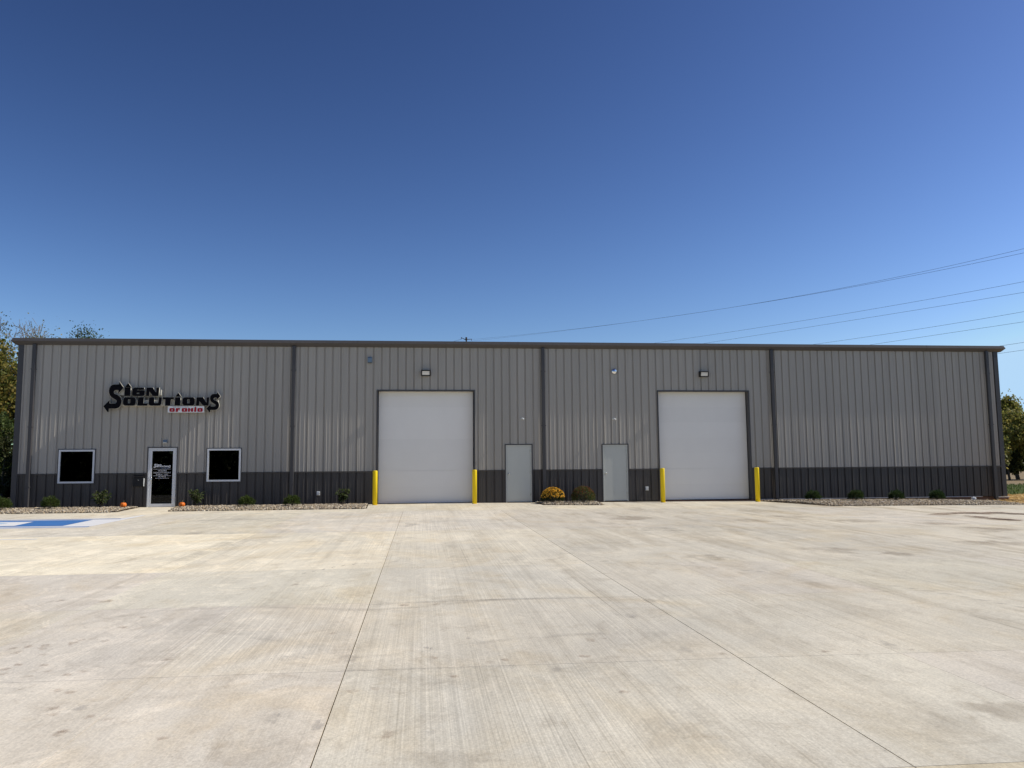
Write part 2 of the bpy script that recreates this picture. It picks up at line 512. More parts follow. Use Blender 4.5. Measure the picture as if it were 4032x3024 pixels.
rows = [(-4.55, None), (-12.2, -4.55), (-18.8, -12.2), (-21.88, -18.8), (-24.95, -21.88), (-27.35, -24.95), (-31.15, -27.35), (-34.2, -31.15), (-60, -34.2)]
lanes = [-30, -20, -11.5, -5.4, -2.3, 0.8, 3.9, 6.95, 10.02, 13.12, 16.24, 19.3, 22.4, 25.5, 28.6, 31.7, 34.8, 41, 60]
half_ok = {11.69, 17.62}
wide = {13.12, 16.24}
rs = random.Random(3)
for ri, (y0, y1) in enumerate(rows):
    L = list(lanes)
    if y1 is None:
        L = [-30, -20, -11.5, -5.4, -2.3, 0.8, 2.9, 6.95, 10.02, 13.88, 15.98, 18.9, 22.4, 25.5, 28.6, 31.7, 34.8, 41, 60]
    elif y0 <= -18.9 and y0 > -40:
        L = sorted(L + [11.69, 17.62])
    for xa, xb in zip(L, L[1:]):
        ga = 0.0045 if xa in wide else 0.0018
        gb = 0.0045 if xb in wide else 0.0018
        gy = 0.0022
        xm = 0.5 * (xa + xb)
        t = 1.0 + rs.uniform(-0.03, 0.03) + max(-0.07, min(0.06, (14.5 - xm) * 0.012))  # left slabs lighter, right darker: the lot's light falloff put into the tint
        tint = (t, t * (1 + rs.uniform(-0.008, 0.008)), t * (1 + rs.uniform(-0.02, 0.02)))
        if y0 == -18.8:                                        # an older, creamier pour
            k = 1.0 if xb < 11 else (0.55 if xb < 14 else 0.3 if xb < 19 else 0.1)
            tint = (t * (1 + 0.27 * k), t * (1 + 0.245 * k), t * (1 + 0.16 * k))
        if y1 == -27.35: tint = (t * 1.05, t * 1.0, t * 0.88)
        if y1 is None:
            tint = (t * 1.06, t * 1.05, t * 1.02)
            poly = [(xa + ga, y0 + gy), (xb - gb, y0 + gy)]
            e = lot_edges(xa, xb)
            e[0] = (xb - gb, e[0][1]); e[-1] = (xa + ga, e[-1][1])
            poly += e
        else:
            poly = [(xa + ga, y0 + gy), (xb - gb, y0 + gy), (xb - gb, y1 - gy), (xa + ga, y1 - gy)]
        slab(poly, ga, gb, gy, gy, tint)

# ------------------------------------------------------------------ painted marks on the lot
def paint(name, poly, m, dz, label=None):
    mb = MB()
    mb.quad(*[(x, y, h(x, y) + dz) for x, y in poly])
    o = mb.build(name, m)
    tag(o, kind='structure')
    return o

paint('painted_stall', [(-6.2, -9.22), (5.36, -9.22), (5.34, -6.5), (-6.2, -6.5)], M['white_paint'], 0.004)
paint('painted_stall_field', [(-6.0, -8.98), (4.56, -8.98), (4.46, -6.72), (-6.0, -6.72)], M['blue_paint'], 0.008)
paint('painted_stall_line', [(-6.2, -6.48), (5.1, -6.44), (5.1, -6.30), (-6.2, -6.34)], M['blue_paint'], 0.004)
paint('painted_stall_line', [(-6.2, -9.40), (5.34, -9.40), (5.34, -9.25), (-6.2, -9.25)], M['blue_paint'], 0.004)
paint('painted_stall_border', [(-6.2, -6.32), (5.1, -6.28), (5.12, -6.48), (5.34, -6.48), (5.33, -4.9), (5.20, -4.9), (5.10, -6.12), (-6.2, -6.16)], M['white_paint'], 0.0045)
paint('painted_stall_border', [(-6.2, -9.62), (5.38, -9.62), (5.37, -9.24), (5.355, -9.42), (-6.2, -9.42)], M['white_paint'], 0.0045)
paint('painted_symbol_field', [(0.6, -8.78), (3.30, -8.78), (3.12, -7.28), (0.6, -7.28)], M['white_paint'], 0.012)
paint('painted_symbol', [(0.9, -8.5), (2.2, -8.45), (2.75, -7.9), (2.3, -7.6), (0.9, -7.65)], M['pale_blue_paint'], 0.016)
paint('painted_line', [(-6.2, -12.82), (5.6, -12.82), (5.6, -12.70), (-6.2, -12.70)], M['white_paint'], 0.004)

def decal(name, m, polys, dz=0.003, kind='stuff', soft=True):
    """stain film: each polygon is a fan whose 'edge' attribute fades to 0 at the rim"""
    V, F, E = [], [], []
    for poly in polys:
        cx = sum(p[0] for p in poly) / len(poly); cy = sum(p[1] for p in poly) / len(poly)
        n0 = len(V)
        V.append((cx, cy, h(cx, cy) + dz)); E.append(1.0)
        k = len(poly)
        for (x, y) in poly:
            mx_, my_ = cx + (x - cx) * 0.6, cy + (y - cy) * 0.6
            V.append((mx_, my_, h(mx_, my_) + dz)); E.append(0.9)
        for (x, y) in poly:
            V.append((x, y, h(x, y) + dz)); E.append(0.0 if soft else 0.8)
        for i in range(k):
            j = (i + 1) % k
            F.append((n0, n0 + 1 + i, n0 + 1 + j))
            F.append((n0 + 1 + i, n0 + 1 + k + i, n0 + 1 + k + j, n0 + 1 + j))
    me = bpy.data.meshes.new(name)
    me.from_pydata(V, [], F)
    a = me.attributes.new('edge', 'FLOAT', 'POINT')
    a.data.foreach_set('value', E)
    o = link(name, me, None, m)
    tag(o, kind=kind)
    return o

def gpx(px, py):
    """pixel of the photograph to the sloping lot"""
    d = ray(px, py)
    p = CAM + d * 5
    for _ in range(25):
        t = (h(p.x, p.y) - CAM.z) / d.z
        q = CAM + d * t
        p = p + (q - p) * 0.6
    return p.x, p.y

def blob(cx, cy, rx, ry, n=13, rot=0, jit=0.4, r=random):
    out = []
    for i in range(n):
        a = 2 * math.pi * i / n
        k = 1 + r.uniform(-jit, jit)
        x, y = rx * k * math.cos(a), ry * k * math.sin(a)
        out.append((cx + x * math.cos(rot) - y * math.sin(rot), cy + x * math.sin(rot) + y * math.cos(rot)))
    return out

dr = random.Random(11)
prints = []
for (px, py, w, hh) in [(45, 2555, 26, 6), (110, 2548, 40, 7), (172, 2550, 38, 9), (180, 2540, 30, 5), (285, 2533, 36, 8), (325, 2520, 30, 5),
                        (65, 2570, 34, 6), (170, 2578, 32, 5), (70, 2618, 34, 5), (170, 2620, 34, 6), (190, 2645, 36, 5), (265, 2658, 34, 7), (330, 2642, 40, 9),
                        (20, 2635, 22, 5), (10, 2655, 26, 5), (115, 2665, 24, 5), (230, 2718, 28, 8), (278, 2728, 34, 9), (210, 2790, 38, 9), (210, 2812, 46, 12),
                        (345, 2825, 40, 9), (420, 2833, 60, 7), (235, 2890, 50, 13), (250, 2882, 30, 8), (640, 2908, 40, 9), (410, 2525, 26, 5), (660, 2598, 20, 5),
                        (1720, 2380, 32, 5), (1590, 2383, 34, 6), (1930, 2608, 46, 7), (1988, 2598, 30, 6), (2325, 2520, 40, 7), (2375, 2514, 26, 5), (2300, 2585, 50, 7),
                        (1710, 2590, 34, 6), (1390, 2722, 60, 8), (1480, 2712, 34, 7), (1796, 2664, 30, 5), (2460, 2724, 26, 7), (1530, 2895, 60, 18), (3385, 2564, 30, 5), (3590, 2560, 34, 5),
                        (2845, 2575, 40, 6), (3250, 2566, 18, 4), (1310, 2495, 30, 5), (1160, 2303, 26, 4), (480, 2470, 34, 6), (560, 2430, 40, 5), (240, 2365, 40, 5), (420, 2368, 44, 6)]:
    x, y = gpx(px, py); x2, y2 = gpx(px + w / 2, py); x3, y3 = gpx(px, py + hh)
    prints.append(blob(x, y, max(0.04, abs(x2 - x)) * 1.1, max(0.04, abs(y3 - y)) * 1.0, r=dr))
for _ in range(0):
    x, y = dr.uniform(9, 20), dr.uniform(-28, -17)
    prints.append(blob(x, y, dr.uniform(0.03, 0.08), dr.uniform(0.03, 0.09), r=dr))
decal('mud_prints', M['mud_tan'], prints)
spots = []
for (px, py, w, hh) in [(1170, 2588, 110, 16), (1370, 2590, 120, 15), (2190, 2635, 60, 18), (2700, 2560, 60, 14), (1615, 2066, 60, 10), (2560, 2366, 50, 12), (2490, 2425, 50, 10),
                        (1680, 2552, 26, 7), (1700, 2553, 20, 6), (1844, 2513, 26, 6), (1695, 2887, 40, 10), (3500, 2540, 70, 22), (990, 2885, 40, 14), (770, 2100, 90, 7), (320, 2790, 60, 18), (1080, 2830, 60, 30), (1250, 2860, 60, 24)]:
    x, y = gpx(px, py); x2, y2 = gpx(px + w / 2, py); x3, y3 = gpx(px, py + hh)
    spots.append(blob(x, y, abs(x2 - x), abs(y3 - y), r=dr))
for _ in range(45):
    x, y = dr.uniform(8, 21), dr.uniform(-29, -8)
    spots.append(blob(x, y, dr.uniform(0.008, 0.022), dr.uniform(0.008, 0.022), r=dr))
decal('oil_spots', M['oil'], spots, dz=0.0035)
# dark damp patches on the far right, and the red-brown mud track by the straw
patches = []
for (px, py, w, hh) in [(3250, 2165, 260, 16), (3530, 2180, 120, 9), (2780, 2195, 180, 14), (3880, 2085, 260, 12), (3920, 2140, 300, 14), (3380, 2050, 220, 8), (2950, 2050, 200, 8),
                        (2480, 2040, 240, 9), (3100, 2035, 180, 6), (3700, 2060, 200, 7), (2600, 2085, 200, 10), (3960, 2800, 300, 60), (1750, 2990, 500, 50), (2200, 2830, 500, 40)]:
    x, y = gpx(px, py); x2, y2 = gpx(px + w / 2, py); x3, y3 = gpx(px, py + hh)
    patches.append(blob(x, y, abs(x2 - x), abs(y3 - y), n=17, jit=0.35, r=dr))
M['damp'] = decal_mat('dull_damp_patch', (0.40, 0.345, 0.275), 0.6, 1.1, 0.45, 0.36, 0.68)
decal('stain_patches', M['damp'], patches, dz=0.0025)
mudtrack = []
for i in range(26):
    px = 3690 + i * 16 + dr.uniform(-6, 6)
    py = 2024 - 4 * math.sin(i / 5) - (3 if i > 12 else 0) + dr.uniform(-2, 2)
    x, y = gpx(px, py)
    mudtrack.append(blob(x, y, 0.35, 0.45, r=dr))
for i in range(16):
    px = 3820 + i * 12; py = 2034 + i * 0.9 + dr.uniform(-3, 3)
    x, y = gpx(px, py); mudtrack.append(blob(x, y, 0.3, 0.35, r=dr))
decal('mud_track', M['mud'], mudtrack, dz=0.0045)

def path_on_lot(pts_px, step=0.1):
    pts = [Vector((*gpx(*p), 0)) for p in pts_px]
    pts = [pts[0] * 2 - pts[1]] + pts + [pts[-1] * 2 - pts[-2]]
    out = []
    for i in range(1, len(pts) - 2):
        p0, p1, p2, p3 = pts[i - 1:i + 3]
        k = max(2, int((p2 - p1).length / step))
        for j in range(k):
            t = j / k
            out.append(0.5 * ((2 * p1) + (p2 - p0) * t + (2 * p0 - 5 * p1 + 4 * p2 - p3) * t * t + (3 * p1 - p0 - 3 * p2 + p3) * t ** 3))
    out.append(pts[-2])
    return out

def scuff(pts_px, width, dz):
    seg = path_on_lot(pts_px, 0.25)
    V, F, E = [], [], []
    n = len(seg)
    for i, p in enumerate(seg):
        d = (seg[min(i + 1, n - 1)] - seg[max(i - 1, 0)]).normalized()
        nr = Vector((-d.y, d.x, 0)) * width
        en = min(1.0, i / (n * 0.25), (n - 1 - i) / (n * 0.25))
        for k, e_ in ((-1, 0), (-0.35, 0.9), (0.35, 0.9), (1, 0)):
            q = p + nr * k
            V.append((q.x, q.y, h(q.x, q.y) + dz)); E.append(e_ * en)
    for i in range(n - 1):
        for k in range(3):
            F.append((i * 4 + k, i * 4 + k + 1, i * 4 + k + 5, i * 4 + k + 4))
    me = bpy.data.meshes.new('tyre_scuff'); me.from_pydata(V, [], F)
    me.attributes.new('edge', 'FLOAT', 'POINT').data.foreach_set('value', E)
    tag(link('tyre_scuff', me, None, M['rubber']), kind='stuff')

seg = path_on_lot([(1180, 2262), (1400, 2222), (1700, 2208), (2000, 2205), (2300, 2208), (2600, 2222), (2850, 2240), (3100, 2262), (3400, 2293), (3700, 2335), (4060, 2400)], 0.11)
tr = []
for i in range(0, len(seg) - 1, 2):
    a, b = seg[i], seg[i + 1]
    d = b - a
    nr = Vector((-d.y, d.x, 0)).normalized() * 0.055 * dr.uniform(0.6, 1.1)
    tr.append([(a - nr).xy[:], (b - nr * 0.3).xy[:], (b + nr + d * 0.6).xy[:], (a + nr * 0.5 + d * 0.6).xy[:]])
decal('tread_mark', M['tread'], tr, dz=0.005, soft=False)
for i, (pts, w) in enumerate((([(1300, 2582), (1500, 2585), (1700, 2560), (1950, 2525), (2250, 2500), (2700, 2490)], 0.07),
               ([(950, 2630), (1300, 2640), (1700, 2633), (2100, 2622)], 0.05),
               ([(430, 2452), (700, 2470), (1000, 2505), (1300, 2560)], 0.12),
               ([(0, 2490), (300, 2462), (600, 2410), (1000, 2392), (1500, 2400), (2000, 2360), (2700, 2352)], 0.09),
               ([(640, 2240), (760, 2190), (900, 2140), (1000, 2105)], 0.28),
               ([(560, 2072), (800, 2050), (1200, 2040)], 0.3),
               ([(1150, 2400), (1500, 2380), (1900, 2362), (2300, 2356)], 0.06))):
    scuff(pts, w, 0.0042 + 0.0003 * i)
# worn white parking lines at the right
for (xa, ya, xb, yb) in ((28.5, -11.6, 38, -12.1), (27.6, -14.6, 38, -15.2), (26.2, -17.1, 38, -17.7), (24.6, -9.5, 27.5, -9.6)):
    decal('worn_line', M['worn_paint'], [[(xa, ya - 0.05), (xb, yb - 0.05), (xb, yb + 0.05), (xa, ya + 0.05)]], dz=0.004, kind='structure', soft=False)

# ------------------------------------------------------------------ the building
EAVE = 5.95
WX0, WX1, WDEPTH = -0.86, 37.37, 18.3
RIB = 0.3048
bld = empty('metal_building', (18.2, 0, 0))
tag(bld, 'long grey ribbed steel workshop with charcoal wainscot and flat eave line', 'building')

GD1 = (12.06, 15.69, 0.0, 4.25)
GD2 = (22.93, 26.60, 0.0, 4.25)
SD1 = (16.90, 17.90, 0.0, 2.18)
SD2 = (20.67, 21.66, 0.0, 2.17)
GLD = (3.80, 4.80, 0.0, 2.14)
WN1 = (0.70, 1.94, 0.885, 2.09)
WN2 = (5.88, 7.08, 0.90, 2.10)
OPEN = [GD1, GD2, SD1, SD2, GLD, WN1, WN2]

# ribbed sheet profile: recessed trapezoid rib every 12 in, two small stiffening ridges between ribs
prof = []
prng = random.Random(5)
i0, i1 = int(WX0 / RIB) - 1, int(WX1 / RIB) + 1
for i in range(i0, i1 + 1):
    c = i * RIB
    # the strip right of each rib bellies out a little, so that it faces the low-angle sun
    d1 = max(0.0008, prng.gauss(0.0062, 0.0026))
    d3 = prng.uniform(0.0, 0.002)
    prof += [(c - 0.033, -d3), (c - 0.018, 0.033), (c + 0.018, 0.033), (c + 0.033, -d1)]
    for k in (1, 2):
        m_ = c + RIB * k / 3
        hgt = max(0.0008, prng.gauss(0.005, 0.0028))
        b_ = 0.0 if k == 1 else -0.001
        prof += [(m_ - 0.012, b_), (m_ - 0.002, b_ - hgt), (m_ + 0.004, b_ - hgt), (m_ + 0.015, b_ + 0.0008)]
PX = np.array([p[0] for p in prof]); PY = np.array([p[1] for p in prof])

def sheet(name, xa, xb, z0, z1, m, yoff=0.0, seed=0):
    brk = [x for x in PX if xa < x < xb] + [xa, xb]
    for o in OPEN:
        brk += [x for x in o[:2] if xa < x < xb]
    brk = sorted(set(brk))
    mb = MB()
    for a, b in zip(brk, brk[1:]):
        if b - a < 1e-5: continue
        mid = 0.5 * (a + b)
        spans = [(z0, z1)]
        for (ox0, ox1, oz0, oz1) in OPEN:
            if ox0 < mid < ox1:
                ns = []
                for s0, s1 in spans:
                    if oz0 > s0 + 1e-4: ns.append((s0, min(s1, oz0)))
                    if oz1 < s1 - 1e-4: ns.append((max(s0, oz1), s1))
                    if oz1 <= s0 or oz0 >= s1: ns = [(s0, s1)]
                spans = [s for s in ns if s[1] - s[0] > 1e-3]
        ya, yb = np.interp(a, PX, PY) + yoff, np.interp(b, PX, PY) + yoff
        for s0, s1 in spans:
            mb.quad((a, ya, s0), (b, yb, s0), (b, yb, s1), (a, ya, s1))
    if not mb.f:
        return None
    return mb.build(name, m, bld)

edges = [WX0 + 0.1]
x = -0.1524
while x < WX1 - 0.3:
    edges.append(x); x += RIB * 3
edges.append(WX1 - 0.1)
for k, (xa, xb) in enumerate(zip(edges, edges[1:])):
    sheet('wall_panel', xa, xb, 1.225, EAVE, M['panel'], prng.uniform(-0.0008, 0.0008))
    sheet('wainscot_panel', xa, xb, 0.015, 1.205, M['dark'], prng.uniform(-0.0008, 0.0008) + 0.004)

# backing behind ribs so that nothing shows through, side and back walls, roof
T = 0.30
def wall_backing():
    mb = MB()
    xsb = sorted({WX0 + 0.05, WX1 - 0.05, *[v for o in OPEN for v in o[:2]]})
    for a, b in zip(xsb, xsb[1:]):
        mid = (a + b) / 2
        sp = [(0.0, EAVE)]
        for (ox0, ox1, oz0, oz1) in OPEN:
            if ox0 < mid < ox1:
                sp = [(s, t) for s, t in ((0.0, oz0), (oz1, EAVE)) if t - s > 0.01]
        for s, t in sp:
            mb.box(a, b, 0.055, T, s, t)
    return mb.build('wall_core', M['trim'], bld)
wall_backing()
MB().box(WX0, WX0 + 0.04, 0.02, WDEPTH, 0.0, EAVE).build('side_wall', M['panel'], bld)
MB().box(WX1 - 0.04, WX1, 0.02, WDEPTH, 0.0, EAVE).build('side_wall', M['panel'], bld)
MB().box(WX0, WX1, WDEPTH, WDEPTH + 0.05, 0.0, EAVE).build('back_wall', M['panel'], bld)
RY = WDEPTH / 2
MB().prism_x([(-0.02, EAVE + 0.10), (RY, EAVE + 0.10 + RY / 12), (WDEPTH + 0.25, EAVE + 0.08), (WDEPTH + 0.25, EAVE + 0.02), (RY, EAVE + 0.04 + RY / 12), (-0.02, EAVE + 0.03)], WX0 - 0.1, WX1 + 0.1).build('roof', M['roof'], bld)

# eave gutter: two folded faces meeting in a nose; mitred ends
def gutter():
    y_t, y_n = -0.172, -0.19
    z_t, z_n, z_b = 6.145, 6.035, 5.915
    xl, xr = WX0 - 0.15, WX1 + 0.20
    mb = MB()
    P = lambda x, dx, y, z: (x + dx, y, z)
    A = [(xl, y_t, z_t), (xr, y_t, z_t)]
    Nn = [(xl - 0.07, y_n, z_n), (xr + 0.07, y_n, z_n)]
    B = [(xl + 0.04, -0.035, z_b), (xr - 0.04, -0.035, z_b)]
    bk_t = [(xl, 0.25, z_t + 0.012), (xr, 0.25, z_t + 0.012)]
    bk_n = [(xl - 0.07, 0.25, z_n), (xr + 0.07, 0.25, z_n)]
    bk_b = [(xl + 0.04, 0.25, z_b), (xr - 0.04, 0.25, z_b)]
    mb.quad(B[0], B[1], Nn[1], Nn[0])
    mb.quad(Nn[0], Nn[1], A[1], A[0])
    mb.quad(A[0], A[1], bk_t[1], bk_t[0])
    mb.quad(B[1], B[0], bk_b[0], bk_b[1])
    for s in (0, 1):
        q1 = (B[s], Nn[s], bk_n[s], bk_b[s]); q2 = (Nn[s], A[s], bk_t[s], bk_n[s])
        for q in (q1, q2):
            mb.quad(*(q if s else q[::-1]))
    o = mb.build('eave_gutter', M['gutter'], bld)
    # lap joints in the gutter runs
    for xj in (5.2, 11.3, 17.4, 23.5, 29.6, 34.2):
        j = MB()
        e = 0.003
        j.quad((xj - .012, -0.035 - e, z_b - e), (xj + .012, -0.035 - e, z_b - e), (xj + .012, y_n - e, z_n), (xj - .012, y_n - e, z_n))
        j.quad((xj - .012, y_n - e, z_n), (xj + .012, y_n - e, z_n), (xj + .012, y_t - e, z_t + e), (xj - .012, y_t - e, z_t + e))
        jo = j.build('lap_joint', M['gutter'], None)
        child(jo, o)
        jo.matrix_parent_inverse = (Matrix.Translation(bld.location)).inverted() if False else Matrix.Identity(4)
        jo.parent = o
        jo.matrix_parent_inverse = Matrix.Identity(4)
    return o
gutter()

def sub(o, parent):
    """sub-part of a mesh part: both are built in world coordinates"""
    o.parent = parent
    o.matrix_parent_inverse = Matrix.Identity(4)
    return o

# corner trims and downspouts
MB().box(WX0 - 0.012, WX0 + 0.175, -0.024, 0.15, 0.0, EAVE - 0.02).build('corner_trim', M['trim'], bld, bevel=0.004)
MB().box(WX1 - 0.175, WX1 + 0.012, -0.024, 0.15, 0.0, EAVE - 0.02).build('corner_trim', M['trim'], bld, bevel=0.004)
for xd in (-0.285, 8.935, 18.37, 27.60, 36.84):
    mb = MB().box(xd - 0.062, xd + 0.062, -0.135, -0.022, 0.03 + h(xd, 0), 5.93)
    d = mb.build('downspout', M['trim'], bld, bevel=0.008)
    for zs in (0.75, 2.9, 5.0):
        s_ = MB().box(xd - 0.085, xd + 0.085, -0.139, -0.026, zs, zs + 0.03).build('strap', M['trim'], None)
        sub(s_, d)
# wainscot cap flashing (runs between the openings and downspouts)
def runs(z, skip=0.05):
    cuts = sorted([(o[0] - skip, o[1] + skip) for o in OPEN if o[2] < z < o[3]])
    a = WX0 + 0.18; out = []
    for c0, c1 in cuts:
        out.append((a, c0)); a = c1
    out.append((a, WX1 - 0.18))
    return out
for a, b in runs(1.2):
    MB().prism_x([(0.03, 1.245), (-0.010, 1.238), (-0.020, 1.232), (-0.020, 1.185), (-0.010, 1.182), (0.03, 1.19)], a, b).build('wainscot_flashing', M['dark'], bld)
# foundation, base angle
MB().box(WX0 + 0.02, WX1 - 0.02, 0.06, WDEPTH, -0.6, -0.012).build('foundation', M['foundation'], bld)
for a, b in ((26.9, 36.3),):
    MB().box(a, b, -0.012, 0.05, -0.012, 0.010).build('base_angle', M['base_strip'], bld)
MB().box(36.93, 37.40, -0.06, 0.05, -0.42, -0.045).build('footing_block', M['foundation'], bld, bevel=0.006)
MB().box(36.92, 37.42, -0.075, 0.05, -0.043, -0.012).build('base_angle', M['base_strip'], bld)
MB().box(36.905, 36.925, -0.075, 0.0, -0.35, -0.046).build('base_angle', M['base_strip'], bld)

def opening_trim(o, w=0.045, name='opening_trim', sill=False, t=0.02, depth=0.06):
    x0, x1, z0, z1 = o
    zb = z0 + (0.0 if not sill else 0)
    mb = MB()
    mb.box(x0 - w, x0 + 0.002, -0.026, depth, zb, z1 + w)
    mb.box(x1 - 0.002, x1 + w, -0.026, depth, zb, z1 + w)
    mb.box(x0 + 0.002, x1 - 0.002, -0.024, depth, z1 - 0.002, z1 + w - 0.002)
    if sill:
        mb.box(x0 - w, x1 + w, -0.022, depth, z0 - w, z0 - 0.001)
    return mb.build(name, M['trim'], bld)

# overhead doors: seven sections each
def overhead_door(o, k):
    x0, x1, z0, z1 = o
    opening_trim(o, 0.045, 'door_trim', depth=0.27)
    D = MB().box(x0 + 0.02, x1 - 0.02, 0.285, 0.30, 0.0, z1).build('overhead_door', M['door_white'], bld)
    n = 7
    hh = (z1 - 0.02) / n
    for i in range(n):
        a, b = 0.02 + i * hh, 0.02 + (i + 1) * hh
        yo = 0.232
        mb = MB()
        g_ = 0.0004 if i not in (2,) else 0.0035
        mb.prism_x([(yo + 0.0012, a + g_), (yo, a + g_ + 0.0012), (yo, b - 0.0012), (yo + 0.0012, b), (0.283, b), (0.283, a + g_)], x0 + 0.024, x1 - 0.024)
        s_ = mb.build('door_section', M['door_white'], None); sub(s_, D)
    r_ = MB().box(x0 + 0.024, x1 - 0.024, 0.236, 0.28, 0.0, 0.022).build('bottom_seal', M['black'], None); sub(r_, D)
    return D
overhead_door(GD1, 0)
overhead_door(GD2, 1)

# plain steel service doors
def service_door(o):
    x0, x1, z0, z1 = o
    opening_trim(o, 0.035, 'door_trim', depth=0.12)
    D = MB()
    D.box(x0 + 0.002, x0 + 0.05, -0.005, 0.12, 0.0, z1 - 0.002)
    D.box(x1 - 0.05, x1 - 0.002, -0.005, 0.12, 0.0, z1 - 0.002)
    D.box(x0 + 0.05, x1 - 0.05, -0.005, 0.12, z1 - 0.05, z1 - 0.002)
    D = D.build('service_door', M['door_grey'], bld)
    leaf = MB().box(x0 + 0.054, x1 - 0.054, 0.012, 0.057, 0.02, z1 - 0.054).build('door_leaf', M['door_grey'], None, bevel=0.002); sub(leaf, D)
    th = MB().box(x0 + 0.05, x1 - 0.05, -0.02, 0.1, 0.0, 0.014).build('threshold', M['black'], None); sub(th, D)
    xk, zk = x0 + 0.115, 1.08 + 0.0
    kn = MB().lathe([(0.035, 0.0), (0.035, 0.008), (0.014, 0.010), (0.014, 0.035), (0.027, 0.045), (0.030, 0.058), (0.022, 0.072), (0.004, 0.076)], 18)
    kn.v = [(xk + a, 0.011 - c, zk + b) for a, b, c in kn.v]
    kn = kn.build('knob', M['nickel'], None, smooth=True); sub(kn, D)
    for zz in (0.25, 1.08, 1.9):
        hg = MB().tube([(x1 - 0.052, -0.012, zz), (x1 - 0.052, -0.012, zz + 0.11)], 0.009, 8).build('hinge', M['nickel'], None); sub(hg, D)
    return D
service_door(SD1)
service_door(SD2)

# square fixed windows
def window(o):
    x0, x1, z0, z1 = o
    opening_trim(o, 0.03, 'window_trim', sill=True)
    w = 0.062
    mb = MB()
    mb.box(x0 + .001, x0 + w, -0.034, 0.07, z0 + .001, z1 - .001)
    mb.box(x1 - w, x1 - .001, -0.034, 0.07, z0 + .001, z1 - .001)
    mb.box(x0 + w, x1 - w, -0.033, 0.07, z1 - w, z1 - .001)
    mb.box(x0 + w, x1 - w, -0.033, 0.07, z0 + .001, z0 + w)
    W = mb.build('window', M['frame_white'], bld)
    p = MB().box(x0 + w, x1 - w, 0.012, 0.018, z0 + w, z1 - w).build('pane', M['glass'], None); sub(p, W)
    bd = MB()
    for (a, b, c, d) in ((x0 + w, x0 + w + .014, z0 + w, z1 - w), (x1 - w - .014, x1 - w, z0 + w, z1 - w), (x0 + w + .014, x1 - w - .014, z1 - w - .014, z1 - w), (x0 + w + .014, x1 - w - .014, z0 + w, z0 + w + .014)):
        bd.box(a, b, -0.006, 0.011, c, d)
    b_ = bd.build('glazing_bead', M['black'], None); sub(b_, W)
    return W
window(WN1)
window(WN2)

# curve-built lettering -------------------------------------------------
def fill_mesh(splines, extrude, offset=0.0):
    cu = bpy.data.curves.new('tmp', 'CURVE')
    cu.dimensions = '2D'; cu.fill_mode = 'BOTH'; cu.extrude = extrude; cu.offset = offset
    for pts in splines:
        s = cu.splines.new('POLY')
        s.points.add(len(pts) - 1)
        for p, q in zip(s.points, pts):
            p.co = (q[0], q[1], 0, 1)
        s.use_cyclic_u = True
    o = bpy.data.objects.new('tmp', cu); col.objects.link(o)
    dg = bpy.context.evaluated_depsgraph_get()
    me = bpy.data.meshes.new_from_object(o.evaluated_get(dg))
    bpy.data.objects.remove(o); bpy.data.curves.remove(cu)
    return me

def text_mesh(body, size, extrude, align='CENTER', xscale=1.0, offset=0.0):
    cu = bpy.data.curves.new('tmp', 'FONT')
    cu.body = body; cu.size = size; cu.extrude = extrude; cu.align_x = align; cu.offset = offset
    o = bpy.data.objects.new('tmp', cu); col.objects.link(o)
    dg = bpy.context.evaluated_depsgraph_get()
    me = bpy.data.meshes.new_from_object(o.evaluated_get(dg))
    bpy.data.objects.remove(o); bpy.data.curves.remove(cu)
    for v in me.vertices:
        v.co.x *= xscale
    return me

def stand(me, x, y, z):
    """turn an XY letter mesh to face -Y and put it at x, y, z"""
    for v in me.vertices:
        a, b, c = v.co
        v.co = (x + a, y - c, z + b)
    me.update()
    return me

def chaikin(p, n=2, k=0.25):
    for _ in range(n):
        q = []
        for a, b in zip(p, p[1:] + p[:1]):
            q.append((a[0] + (b[0] - a[0]) * k, a[1] + (b[1] - a[1]) * k))
            q.append((a[0] + (b[0] - a[0]) * (1 - k), a[1] + (b[1] - a[1]) * (1 - k)))
        p = q
    return p

def orient(p, ccw=True):
    a = sum(p[i][0] * p[(i + 1) % len(p)][1] - p[(i + 1) % len(p)][0] * p[i][1] for i in range(len(p)))
    return p if (a > 0) == ccw else p[::-1]

def rrect(x0, y0, x1, y1, r):
    out = []
    for cx, cy, a0 in ((x1 - r, y0 + r, -90), (x1 - r, y1 - r, 0), (x0 + r, y1 - r, 90), (x0 + r, y0 + r, 180)):
        for k in range(6):
            a = math.radians(a0 + 18 * k)
            out.append((cx + r * math.cos(a), cy + r * math.sin(a)))
    return out

